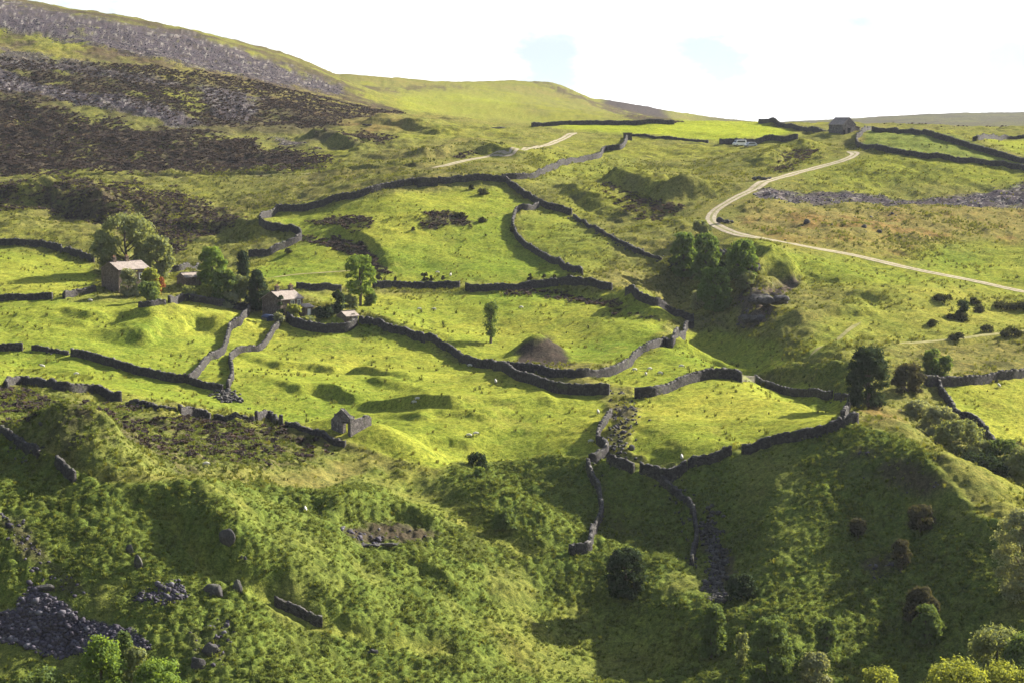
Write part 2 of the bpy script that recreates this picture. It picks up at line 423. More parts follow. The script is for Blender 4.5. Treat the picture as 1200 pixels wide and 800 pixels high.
patch('heather', [(-220, -40), (0, -8), (120, 14), (260, 40), (340, 64), (430, 104), (470, 132), (380, 150), (250, 150), (100, 125), (-220, 100)], 8, 0.62)
patch('moor', [(-220, -60), (0, -10), (200, 20), (330, 62), (420, 100), (470, 132), (420, 165), (380, 205), (250, 212), (-220, 214)], 14, 1.0)
patch('heather', [(400, 100), (470, 100), (540, 98), (560, 104), (450, 110)], 4, 0.6)
patch('heather', [(610, 94), (640, 96), (700, 120), (790, 142), (740, 141), (650, 108)], 3, 0.8)
patch('heather', [(700, 120), (745, 122), (800, 143), (740, 143)], 4, 0.9)
patch('heather', [(400, 112), (480, 130), (470, 134), (400, 122)], 3, 0.8)
patch('heather', [(400, 150), (470, 158), (450, 170), (400, 165)], 6, 0.5)
patch('heather', [(900, 148), (1000, 152), (1060, 140), (1300, 130), (1300, 158), (1150, 160), (1020, 152), (940, 156)], 3, 0.2)
patch('heather', [(530, 186), (560, 178), (565, 186), (545, 192)], 4, 0.6)
patch('heather', [(900, 200), (922, 177), (960, 176), (935, 200)], 4, 0.6)  # shadow of the left-facing gully bank, painted as dark heather cover
# purple grey scree
patch('scree', [(-220, -30), (0, -2), (60, 10), (130, 24), (220, 40), (280, 58), (330, 76), (405, 102), (400, 114), (330, 102), (220, 80), (100, 54), (0, 34), (-220, 22)], 5)
patch('scree', [(-220, 52), (0, 54), (110, 74), (215, 97), (200, 103), (90, 86), (-220, 72)], 6, 0.8)
patch('scree', [(-220, 76), (0, 81), (45, 98), (120, 110), (200, 130), (250, 146), (200, 147), (110, 126), (40, 112), (-220, 112)], 5)
patch('scree', [(225, 98), (270, 105), (310, 118), (300, 130), (290, 146), (260, 140), (240, 122)], 5, 0.9)
patch('scree', [(310, 158), (350, 163), (375, 175), (340, 172)], 4, 0.8)
patch('scree', [(883, 226), (905, 218), (950, 224), (1000, 225), (1070, 232), (1120, 228), (1200, 215), (1300, 212), (1300, 240), (1150, 246), (1050, 242), (960, 240), (895, 236)], 4)
patch('scree', [(1000, 240), (1060, 245), (1040, 262), (1000, 256)], 8, 0.25)
patch('scree', [(10, 712), (38, 688), (85, 702), (140, 732), (170, 772), (160, 780), (120, 762), (70, 772), (30, 760), (-30, 748), (-30, 722)], 5)
patch('scree', [(150, 690), (205, 688), (214, 712), (190, 718), (160, 706)], 6, 0.7)
patch('scree', [(866, 345), (890, 338), (880, 380), (868, 385)], 4, 0.8)
patch('scree', [(718, 458), (741, 462), (742, 490), (730, 512), (728, 540), (712, 535), (715, 500)], 5, 0.3)
patch('crag', [(862, 352), (900, 330), (942, 328), (925, 345), (905, 380), (880, 386), (866, 376)], 4)
patch('crag', [(795, 375), (840, 372), (852, 388), (820, 388)], 5, 0.4)
# reddish brown bents on the right hill
patch('bent', [(880, 238), (960, 242), (1080, 240), (1300, 246), (1300, 285), (1120, 282), (1050, 300), (960, 296), (900, 282), (868, 262)], 12, 0.9)
patch('bent', [(200, 60), (420, 118), (500, 150), (440, 160), (300, 118), (150, 70), (-220, 45), (-220, 52)], 6, 0.6)
patch('bent', [(1000, 466), (1050, 488), (1060, 500), (1010, 492)], 5, 0.7)
# straw pale grass ledges on the fell
patch('straw', [(-220, 46), (0, 50), (100, 68), (230, 92), (330, 108), (420, 128), (420, 134), (320, 116), (220, 100), (90, 76), (-220, 56)], 4, 0.8)

def mask(name, u, v):
    m = MASK[name]
    fu = np.clip((u - U0) / STEP, 0, len(RU) - 1.001); fv = np.clip((v - V0) / STEP, 0, len(RV) - 1.001)
    i = fu.astype(int); j = fv.astype(int); a = (fu - i).astype(np.float32); b = (fv - j).astype(np.float32)
    return (m[j, i] * (1 - a) + m[j, i + 1] * a) * (1 - b) + (m[j + 1, i] * (1 - a) + m[j + 1, i + 1] * a) * b
PU, PV = project(X, Y, Z)
# ragged patch edges: wander in metres, turned into a wander of the patch outline
nw1 = fbm(X, Y, 7, 3, 3); nw2 = fbm(X, Y, 7, 3, 9)
pxm = F / np.maximum(RR, 100)
WU = PU + nw1 * 2.6 * pxm; WV = PV + nw2 * 0.7 * pxm
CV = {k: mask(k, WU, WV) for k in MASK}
far = sstep(700, 1000, RR)

# tracks and footpaths (centre lines in the photo, width in metres)
TRACKS = {
 'stone_track': ([(1215, 347), (1140, 331), (1060, 315), (1000, 301), (940, 290), (890, 281), (852, 272), (834, 261), (838, 249), (860, 235), (888, 220), (925, 207), (960, 197.5), (990, 189), (1002, 182), (992, 179)], 2.7),
 'hill_track': ([(675, 157), (662, 163), (650, 168), (625, 175), (600, 180.5), (575, 184), (550, 189), (525, 195), (505, 199)], 2.6),
 'moor_path': ([(-20, 214), (40, 210), (110, 209), (200, 209), (300, 206.5), (370, 203), (430, 200), (480, 199.5)], 1.5),
 'field_path': ([(1010, 408), (1060, 402), (1120, 397), (1160, 392), (1215, 386)], 1.3),
 'farm_path': ([(315, 326), (345, 322), (380, 319.5), (420, 317)], 1.2),
 'spur_path': ([(948, 420), (960, 407), (985, 395), (1010, 377)], 1.0),
}
TW_ = {}
keep = np.ones(X.shape, np.float32)
for k, (px, w) in TRACKS.items():
    P = smooth_line(world_line(px), 6)
    sel, s, t = line_dist(P, w * 4)
    keep[sel] = np.minimum(keep[sel], sstep(w * 0.6, w * (3.2 if w > 2 else 1.6), np.abs(s)))
    if w > 2: Z[sel] += 0.35 * (1 - sstep(w * 0.6, w * 2.5, np.abs(s)))          # the track is built up a little
    TW_[k] = (P, w)

# relief of the ground itself
br, he, me, sc_ = CV['bracken'], CV['heather'], np.maximum(CV['meadow'], CV['lime']), CV['scree']
rough = np.clip(1 - me - br, 0, 1)
D = fbm(X, Y, 26, 2, 21) * 1.4
D += fbm(X, Y, 11, 3, 22) * (0.66 + 0.24 * rough + 0.29 * br)
D += (1 - np.abs(fbm(X, Y, 6, 2, 24))) * (0.5 * rough + 0.3 * br) * 0.8
lump = 1 - np.abs(fbm(X, Y, 2.3, 2, 31, 0.6)) * 1.6
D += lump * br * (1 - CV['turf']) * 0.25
D += fbm(X, Y, 1.8, 3, 41, 0.65) * (0.17 + 0.14 * rough + 0.12 * he + 0.1 * sc_)
D += fbm(X, Y, 4.2, 2, 45) * (0.10 + 0.34 * rough + 0.25 * he)
def worley(x, y, c, seed):
    gx = np.floor(x / c); gy = np.floor(y / c); best = np.full(x.shape, 9.0, np.float32)
    for i in (-1, 0, 1):
        for j in (-1, 0, 1):
            cx, cy = gx + i, gy + j
            px_ = cx + 0.15 + 0.7 * _hash(cx.astype(np.int64), cy.astype(np.int64), seed); py_ = cy + 0.15 + 0.7 * _hash(cx.astype(np.int64), cy.astype(np.int64), seed + 1)
            best = np.minimum(best, (x / c - px_) ** 2 + (y / c - py_) ** 2)
    return np.sqrt(best)
sb_ = np.nonzero((br > 0.05) & (RR < 460))
wx = X[sb_] + 0.5 * fbm(X[sb_], Y[sb_], 2.0, 2, 33); wy = Y[sb_] + 0.5 * fbm(X[sb_], Y[sb_], 2.0, 2, 34)
dome = np.sqrt(np.clip(1 - (worley(wx, wy, 1.45, 5) / 0.85) ** 2, 0, 1)) * 0.75 + np.sqrt(np.clip(1 - (worley(wx, wy, 0.85, 8) / 0.85) ** 2, 0, 1)) * 0.30
vary = sstep(-0.5, 0.45, fbm(X[sb_], Y[sb_], 12, 3, 36))
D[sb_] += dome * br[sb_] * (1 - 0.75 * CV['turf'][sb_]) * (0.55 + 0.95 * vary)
# terracettes trodden along the contours
Zs = Z + fbm(X, Y, 18, 2, 51) * 1.3
ter = np.abs(((Zs * 0.75) % 1) - 0.5) * 2
D += (sstep(0.15, 0.8, ter) - 0.5) * 0.55 * (0.45 * rough + 0.12 * me) * sstep(-0.5, 0.5, fbm(X, Y, 40, 2, 55))
D += CV['crag'] * (fbm(X, Y, 3.5, 3, 61, 0.7) * 1.6)
D *= keep * (1 - 0.3 * far)
Z += D * sstep(120, 190, RR)

# ------------------------------------------------------------------ colours of the cover
def C3(*c): return np.array(c, np.float32)
cover = np.empty(X.shape + (3,), np.float32)
n30 = fbm(X, Y, 30, 3, 71); n8 = fbm(X, Y, 8, 3, 72); n3 = fbm(X, Y, 2.4, 3, 73, 0.6); n1 = fbm(X, Y, 0.9, 2, 74)
def lerp(c, m): 
    cover[...] = cover + (np.asarray(c, np.float32) - cover) * np.clip(m, 0, 1)[..., None]
cover[...] = C3(0.150, 0.150, 0.046)
lerp(C3(0.170, 0.150, 0.055), sstep(-0.1, 0.5, n30 + 0.5 * n8) * 0.7)
lerp(C3(0.180, 0.185, 0.036), sstep(0.0, 0.5, -n30 + 0.6 * n8) * 0.8)
lerp(C3(0.060, 0.060, 0.030), sstep(0.05, 0.55, n8 * 0.6 + n3 * 0.6) * 0.75 * (1 - far))
lerp(C3(0.080, 0.072, 0.043), CV['moor'] * sstep(-0.5, 0.3, n30 + 0.5 * n8) * 0.85)
lerp(C3(0.19, 0.155, 0.062), CV['bent'] * 0.75)
lerp(C3(0.19, 0.105, 0.045), CV['bent'] * sstep(-0.1, 0.5, n8 + 0.4 * n3) * 0.55)
mb = CV['meadow']
mcol = C3(0.198, 0.222, 0.038) + (n30[..., None] * C3(0.075, 0.045, 0.012)) + n8[..., None] * C3(0.045, 0.034, 0.006)
cover[...] = cover + (mcol - cover) * mb[..., None]
lerp(C3(0.075, 0.095, 0.02), mb * sstep(0.25, 0.6, n3 * 0.7 + n8 * 0.5) * 0.65)
lerp(C3(0.21, 0.20, 0.05), mb * sstep(0.2, 0.6, -n3 * 0.6 - n8 * 0.5) * 0.5)
lerp(C3(0.235, 0.27, 0.034), CV['lime'])
lerp(C3(0.14, 0.165, 0.045), CV['pasture'])
lerp(C3(0.098, 0.128, 0.030), br * (0.95))
lerp(C3(0.165, 0.185, 0.042), br * CV['turf'])  # turf tone raised so the rims look sunlit
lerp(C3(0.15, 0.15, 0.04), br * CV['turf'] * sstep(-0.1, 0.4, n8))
lerp(C3(0.14, 0.15, 0.042), br * sstep(0.1, 0.5, -fbm(X, Y, 12, 3, 36)) * 0.8)
lerp(C3(0.05, 0.045, 0.02), br * sstep(0.2, 0.6, n8 * 0.7 + n3 * 0.4) * 0.5)
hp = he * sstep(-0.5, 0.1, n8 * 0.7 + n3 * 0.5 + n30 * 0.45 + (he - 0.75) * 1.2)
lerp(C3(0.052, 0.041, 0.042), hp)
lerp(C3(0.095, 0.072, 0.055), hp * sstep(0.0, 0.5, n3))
lerp(C3(0.20, 0.18, 0.06), CV['straw'] * sstep(-0.4, 0.2, n8))
lerp(C3(0.060, 0.046, 0.040), CV['bare'] * sstep(-0.6, 0.1, n8 + n3 * 0.4))
sp = sc_ * sstep(-0.35, 0.15, n8 * 0.6 + n3 * 0.5 + (sc_ - 0.6))
lerp(C3(0.070, 0.060, 0.079), sp)
lerp(C3(0.06, 0.05, 0.055), sp * sstep(0.0, 0.5, n3 + n1 * 0.6))
lerp(C3(0.22, 0.20, 0.21), sp * sstep(0.25, 0.6, -n3 * 0.4 + n1) * 0.9)
lerp(C3(0.085, 0.070, 0.062), CV['crag'] * sstep(-0.6, 0.0, n3 + 0.3))
# far moor
lerp(C3(0.055, 0.045, 0.042), CV['spoil'])
lerp(C3(0.062, 0.056, 0.055), sstep(900, 1200, RR) * sstep(800, 860, PU) * (0.75 + 0.25 * n30))
lerp(C3(0.06, 0.05, 0.055), sstep(1450, 1600, RR) * sstep(700, 715, PU) * sstep(790, 770, PU))
cover *= (1 + 0.16 * n1 * (1 - far))[..., None]
cover = np.clip(cover, 0.012, 0.5)

# ------------------------------------------------------------------ mesh + material helpers
def set_props(o, label=None, cat=None, group=None, kind=None):
    if label: o['label'] = label
    if cat: o['category'] = cat
    if group: o['group'] = group
    if kind: o['kind'] = kind
    return o
def np_mesh(name, V, Fq, mats=(), smooth=False, attrs=None, fmat=None):
    me_ = bpy.data.meshes.new(name)
    V = np.asarray(V, np.float32); Fq = np.asarray(Fq, np.int32)
    nf, k = Fq.shape
    me_.vertices.add(len(V)); me_.vertices.foreach_set('co', V.ravel())
    me_.loops.add(nf * k); me_.loops.foreach_set('vertex_index', Fq.ravel())
    me_.polygons.add(nf); me_.polygons.foreach_set('loop_start', np.arange(0, nf * k, k, dtype=np.int32))
    me_.polygons.foreach_set('loop_total', np.full(nf, k, np.int32))
    if fmat is not None: me_.polygons.foreach_set('material_index', np.asarray(fmat, np.int32))
    if smooth: me_.polygons.foreach_set('use_smooth', np.ones(nf, bool))
    for a, (typ, dat) in (attrs or {}).items():
        at = me_.attributes.new(a, typ, 'POINT')
        at.data.foreach_set({'FLOAT_COLOR': 'color', 'FLOAT': 'value', 'INT': 'value', 'FLOAT_VECTOR': 'vector'}[typ], np.asarray(dat).ravel())
    for m in mats: me_.materials.append(m)
    me_.update(calc_edges=True)
    return me_
def link(name, mesh, parent=None, **k):
    o = bpy.data.objects.new(name, mesh)
    COL.objects.link(o)
    if parent is not None: o.parent = parent
    return set_props(o, **k)
class NT:
    """tiny node-graph helper"""
    def __init__(self, name):
        self.m = bpy.data.materials.new(name); self.m.use_nodes = True
        self.t = self.m.node_tree; self.t.nodes.clear()
        self.out = self.n('ShaderNodeOutputMaterial')
    def n(self, t, **k):
        x = self.t.nodes.new(t)
        for a, b in k.items(): setattr(x, a, b)
        return x
    def l(self, a, b): self.t.links.new(a, b)
    def noise(self, scale, detail=3, rough=0.6, vec=None):
        x = self.n('ShaderNodeTexNoise')
        x.inputs['Scale'].default_value = scale; x.inputs['Detail'].default_value = detail; x.inputs['Roughness'].default_value = rough
        if vec is not None: self.l(vec, x.inputs['Vector'])
        return x.outputs['Fac']
    def coord(self): return self.n('ShaderNodeTexCoord').outputs['Object']
    def pos(self): return self.n('ShaderNodeNewGeometry').outputs['Position']
    def ramp(self, fac, *stops):
        r = self.n('ShaderNodeValToRGB'); e = r.color_ramp.elements
        while len(e) < len(stops): e.new(0.5)
        for i, (p, c) in enumerate(stops):
            e[i].position = p; e[i].color = (c + (1,)) if len(c) == 3 else c
        self.l(fac, r.inputs['Fac']); return r.outputs['Color']
    def mix(self, fac, a, b, blend='MIX'):
        x = self.n('ShaderNodeMix', data_type='RGBA', blend_type=blend)
        for s, val in ((0, fac), (6, a), (7, b)):
            if isinstance(val, (int, float)): x.inputs[s].default_value = val
            elif isinstance(val, tuple): x.inputs[s].default_value = val + (1,)
            else: self.l(val, x.inputs[s])
        return x.outputs[2]
    def val(self, f, lo, hi):
        x = self.n('ShaderNodeMapRange'); x.inputs['To Min'].default_value = lo; x.inputs['To Max'].default_value = hi
        x.inputs['From Min'].default_value = 0.25; x.inputs['From Max'].default_value = 0.75
        self.l(f, x.inputs['Value']); return x.outputs['Result']
    def bump(self, h, strength, dist):
        b = self.n('ShaderNodeBump'); b.inputs['Strength'].default_value = strength; b.inputs['Distance'].default_value = dist
        self.l(h, b.inputs['Height']); return b.outputs['Normal']
    def bsdf(self, col, rough=0.95, spec=0.1, normal=None):
        p = self.n('ShaderNodeBsdfPrincipled')
        if isinstance(col, tuple): p.inputs['Base Color'].default_value = col + (1,)
        else: self.l(col, p.inputs['Base Color'])
        p.inputs['Roughness'].default_value = rough; p.inputs['Specular IOR Level'].default_value = spec
        if normal is not None: self.l(normal, p.inputs['Normal'])
        return p
    def done(self, sh):
        self.l(sh.outputs[0], self.out.inputs['Surface']); return self.m
def ground_mat():
    g = NT('ground_cover')
    a = g.n('ShaderNodeAttribute', attribute_name='cover').outputs['Color']
    p = g.pos()
    n1_ = g.noise(1.6, 4, 0.7, p); n2_ = g.noise(5.5, 3, 0.7, p); n3_ = g.noise(0.35, 3, 0.6, p)
    c = g.mix(1.0, a, g.ramp(n1_, (0.32, (0.45, 0.5, 0.45)), (0.62, (1.32, 1.28, 1.2))), 'MULTIPLY')
    c = g.mix(1.0, c, g.ramp(n2_, (0.35, (0.55, 0.6, 0.6)), (0.62, (1.28, 1.22, 1.1))), 'MULTIPLY')
    c = g.mix(1.0, c, g.ramp(n3_, (0.3, (0.85, 0.92, 0.9)), (0.7, (1.15, 1.08, 1.05))), 'MULTIPLY')
    hgt = g.mix(0.5, n1_, n2_)
    s = g.bsdf(c, 1.0, 0.0, g.bump(hgt, 0.7, 0.35))
    return g.done(s)
M_ground = ground_mat()
V_ = np.stack([X, Y, Z], -1).reshape(-1, 3)
ii = (np.arange(NR - 1)[:, None] * NA + np.arange(NA - 1)[None, :]).ravel()
Fq = np.stack([ii, ii + 1, ii + NA + 1, ii + NA], -1)
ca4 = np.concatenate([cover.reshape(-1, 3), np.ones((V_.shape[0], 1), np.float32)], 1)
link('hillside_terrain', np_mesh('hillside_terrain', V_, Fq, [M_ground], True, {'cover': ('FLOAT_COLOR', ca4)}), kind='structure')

# track surfaces: draped ribbons
g = NT('track_stone')
pp = g.pos()
tcol = g.ramp(g.noise(0.9, 4, 0.7, pp), (0.3, (0.20, 0.16, 0.10)), (0.7, (0.42, 0.36, 0.26)))
M_track = g.done(g.bsdf(tcol, 0.95, 0.05))
g = NT('worn_turf')
pp = g.pos()
tcol = g.ramp(g.noise(0.7, 4, 0.7, pp), (0.3, (0.13, 0.13, 0.04)), (0.7, (0.30, 0.26, 0.11)))
M_path = g.done(g.bsdf(tcol, 0.95, 0.05))
g = NT('track_crown_grass')
M_crown = g.done(g.bsdf(g.ramp(g.noise(1.2, 4, 0.7, g.pos()), (0.35, (0.12, 0.13, 0.03)), (0.65, (0.26, 0.22, 0.12))), 0.95, 0.05))
def ribbon(P, w, nx, wob, seed):
    seg = np.hypot(*(P[1:] - P[:-1]).T); cum = np.concatenate([[0], np.cumsum(seg)])
    s = np.arange(0, cum[-1], 0.8)
    q = np.stack([np.interp(s, cum, P[:, 0]), np.interp(s, cum, P[:, 1])], -1)
    t = np.gradient(q, axis=0); t /= np.linalg.norm(t, axis=1)[:, None] + 1e-9
    nrm = np.stack([-t[:, 1], t[:, 0]], -1)
    ww = w * (1 + wob * fbm(s, s * 0 + seed, 4.0, 3, seed))
    ww *= sstep(-1, 5, s) * sstep(-1, 5, cum[-1] - s) * 0.9 + 0.1
    o = np.linspace(-0.5, 0.5, nx)
    xy = q[:, None, :] + nrm[:, None, :] * (o[None, :, None] * ww[:, None, None])
    z = ground(xy[..., 0], xy[..., 1]) + 0.05
    V = np.concatenate([xy, z[..., None]], -1).reshape(-1, 3)
    i = (np.arange(len(s) - 1)[:, None] * nx + np.arange(nx - 1)[None, :]).ravel()
    return V, np.stack([i, i + nx, i + nx + 1, i + 1], -1), len(s)
for k, (P, w) in TW_.items():
    nx = 9
    V, fq, n = ribbon(P, w, nx, 0.35 if w < 2 else 0.18, len(k))
    stony = k in ('stone_track', 'hill_track')
    fm = np.tile([0, 0, 0, 1, 1, 0, 0, 0], n - 1) if stony else np.zeros(len(fq), int)
    link(k, np_mesh(k, V, fq, [M_track if stony else M_path, M_crown], True, fmat=fm), kind='structure')

# ------------------------------------------------------------------ materials for stone, leaf, wool ...
def stone_mat(name, a, b, c, scale=2.2, lichen=True, joints=True):
    g = NT(name); p = g.pos()
    v = g.n('ShaderNodeTexVoronoi'); v.inputs['Scale'].default_value = scale
    g.l(p, v.inputs['Vector'])
    sep = g.n('ShaderNodeSeparateColor'); g.l(v.outputs['Color'], sep.inputs[0])
    base = g.ramp(sep.outputs[0], (0.0, a), (0.5, b), (1.0, c))
    base = g.mix(1.0, base, g.ramp(g.noise(6, 4, 0.7, p), (0.3, (0.6, 0.6, 0.6)), (0.7, (1.25, 1.25, 1.25))), 'MULTIPLY')
    if lichen:
        base = g.mix(g.ramp(g.noise(0.5, 4, 0.7, p), (0.56, (0, 0, 0)), (0.68, (0.55, 0.55, 0.55))), base, (0.10, 0.11, 0.05))
    e = g.n('ShaderNodeTexVoronoi', feature='DISTANCE_TO_EDGE'); e.inputs['Scale'].default_value = scale
    g.l(p, e.inputs['Vector'])
    if not joints:
        return g.done(g.bsdf(base, 0.95, 0.1, g.bump(g.noise(3.0, 5, 0.75, p), 0.9, 0.25)))
    base = g.mix(g.ramp(e.outputs['Distance'], (0.0, (0.75, 0.75, 0.75)), (0.07, (0, 0, 0))), base, (0.03, 0.028, 0.025))
    return g.done(g.bsdf(base, 0.95, 0.1, g.bump(g.ramp(e.outputs['Distance'], (0, (0, 0, 0)), (0.15, (1, 1, 1))), 0.8, 0.08)))
M_wall = stone_mat('drystone', (0.038, 0.034, 0.035), (0.062, 0.055, 0.054), (0.10, 0.09, 0.085), 3.0)
M_cope = stone_mat('coping_stone', (0.05, 0.046, 0.045), (0.08, 0.073, 0.07), (0.135, 0.125, 0.115), 1.6)
M_house = stone_mat('sandstone', (0.14, 0.108, 0.085), (0.20, 0.152, 0.118), (0.26, 0.20, 0.155), 2.6, False)
M_barn = stone_mat('barn_stone', (0.15, 0.13, 0.125), (0.22, 0.19, 0.18), (0.30, 0.26, 0.24), 2.4)
M_crag = stone_mat('crag_rock', (0.04, 0.038, 0.04), (0.07, 0.064, 0.062), (0.12, 0.11, 0.105), 1.2, True, False)
M_rock = stone_mat('outcrop_rock', (0.065, 0.06, 0.06), (0.09, 0.083, 0.08), (0.125, 0.116, 0.11), 0.9, True, False)
def simple(name, col, rough=0.7, spec=0.3, var=0.25, scale=3.0):
    g = NT(name); p = g.pos()
    lo = tuple(x * (1 - var) for x in col); hi = tuple(min(1, x * (1 + var)) for x in col)
    return g.done(g.bsdf(g.ramp(g.noise(scale, 4, 0.7, p), (0.3, lo), (0.7, hi)), rough, spec))
M_slate = None
def slate():
    g = NT('stone_slates'); p = g.coord()
    br_ = g.n('ShaderNodeTexBrick'); br_.inputs['Scale'].default_value = 1.0
    br_.inputs['Brick Width'].default_value = 0.5; br_.inputs['Row Height'].default_value = 0.3; br_.inputs['Mortar Size'].default_value = 0.012
    br_.inputs['Color1'].default_value = (0.26, 0.215, 0.19, 1); br_.inputs['Color2'].default_value = (0.35, 0.295, 0.26, 1); br_.inputs['Mortar'].default_value = (0.12, 0.1, 0.09, 1)
    g.l(p, br_.inputs['Vector'])
    c = g.mix(1.0, br_.outputs['Color'], g.ramp(g.noise(1.3, 4, 0.7, p), (0.3, (0.7, 0.72, 0.68)), (0.7, (1.15, 1.1, 1.08))), 'MULTIPLY')
    return g.done(g.bsdf(c, 0.85, 0.2))
M_slate = slate()
M_wood = simple('weathered_wood', (0.24, 0.21, 0.165), 0.85, 0.2)
M_dark = simple('dark_opening', (0.02, 0.02, 0.022), 0.9, 0.1)
M_frame = simple('painted_frame', (0.78, 0.76, 0.70), 0.5, 0.4, 0.05)
M_glass = simple('window_glass', (0.05, 0.06, 0.07), 0.08, 0.6, 0.1)
M_tarp = simple('blue_tarpaulin', (0.02, 0.035, 0.09), 0.5, 0.4)
M_clay = simple('chimney_clay', (0.32, 0.17, 0.10), 0.9, 0.1)
M_wool = simple('sheep_wool', (0.52, 0.49, 0.42), 1.0, 0.0, 0.12, 9)
M_face = simple('sheep_face', (0.05, 0.045, 0.04), 0.9, 0.1)
M_white = simple('white_paint', (0.82, 0.82, 0.80), 0.3, 0.5, 0.03)
M_silver = simple('silver_paint', (0.45, 0.47, 0.50), 0.3, 0.5, 0.05)
M_tyre = simple('tyre_rubber', (0.02, 0.02, 0.02), 0.9, 0.2)
M_bark = simple('bark', (0.11, 0.09, 0.07), 0.95, 0.1, 0.5, 4)
def leaf_mat(name, col, trans=0.45, var=0.35, inst=False):
    g = NT(name)
    p = g.pos()
    lo = tuple(x * (1 - var) for x in col); hi = tuple(x * (1 + var) for x in col)
    c = g.ramp(g.noise(0.9, 4, 0.75, p), (0.3, lo), (0.7, (hi[0] * 1.02, hi[1], hi[2])))
    if inst:
        r = g.n('ShaderNodeObjectInfo').outputs['Random']
        c = g.mix(1.0, c, g.ramp(r, (0.0, (0.65, 0.7, 0.75)), (0.7, (1.0, 1.0, 1.0)), (1.0, (1.35, 1.25, 1.1))), 'MULTIPLY')
    d = g.bsdf(c, 0.9, 0.0)
    t = g.n('ShaderNodeBsdfTranslucent')
    c2 = g.mix(1.0, c, (1.25, 1.15, 0.45), 'MULTIPLY'); g.l(c2, t.inputs['Color'])
    m = g.n('ShaderNodeMixShader'); m.inputs[0].default_value = trans
    g.l(d.outputs[0], m.inputs[1]); g.l(t.outputs[0], m.inputs[2])
    return g.done(m)
LEAF = {
 'ash': leaf_mat('leaf_ash', (0.21, 0.24, 0.115), 0.45),
 'grey': leaf_mat('leaf_willow', (0.27, 0.29, 0.17), 0.42),
 'bright': leaf_mat('leaf_sycamore', (0.165, 0.240, 0.060), 0.5),
 'gill': leaf_mat('leaf_gill', (0.135, 0.200, 0.060), 0.45),
 'dark': leaf_mat('leaf_yew', (0.045, 0.065, 0.034), 0.25),
 'mid': leaf_mat('leaf_thorn', (0.135, 0.185, 0.065), 0.42),
 'yellow': leaf_mat('leaf_privet', (0.25, 0.28, 0.07), 0.45),
 'red': leaf_mat('leaf_copper', (0.26, 0.10, 0.05), 0.4),
 'brown': leaf_mat('leaf_hawthorn_brown', (0.080, 0.076, 0.048), 0.35),
 'rush': leaf_mat('leaf_rush', (0.060, 0.065, 0.030), 0.3),
}

# ------------------------------------------------------------------ dry stone walls
def tri_noise3(n): return rng.uniform(-1, 1, n)
CUBE_F = np.array([[0, 1, 3, 2], [4, 6, 7, 5], [0, 4, 5, 1], [2, 3, 7, 6], [0, 2, 6, 4], [1, 5, 7, 3]])
CUBE_V = np.array([[x, y, z] for x in (-1, 1) for y in (-1, 1) for z in (-1, 1)], float)
def stones(cent, dims, tang, tilt=0.25, jit=0.16):
    """irregular blocks: centres (n,3), half sizes (n,3) along/across/up, direction (n,2)"""
    n = len(cent)
    V = CUBE_V[None] * (1 + rng.uniform(-jit, jit, (n, 8, 3)))
    V[:, :, :2] *= np.where(CUBE_V[None, :, 2:3] > 0, rng.uniform(0.65, 0.95, (n, 1, 1)), 1)
    V = V * dims[:, None, :]
    a = rng.uniform(-tilt, tilt, n); c, s = np.cos(a)[:, None], np.sin(a)[:, None]
    x, z = V[..., 0] * c - V[..., 2] * s, V[..., 0] * s + V[..., 2] * c
    y = V[..., 1]
    tx, ty = tang[:, 0:1], tang[:, 1:2]
    W = np.stack([x * tx - y * ty, x * ty + y * tx, z], -1) + cent[:, None, :]
    Fs = (CUBE_F[None] + (np.arange(n) * 8)[:, None, None]).reshape(-1, 4)
    return W.reshape(-1, 3), Fs
WALLS = []
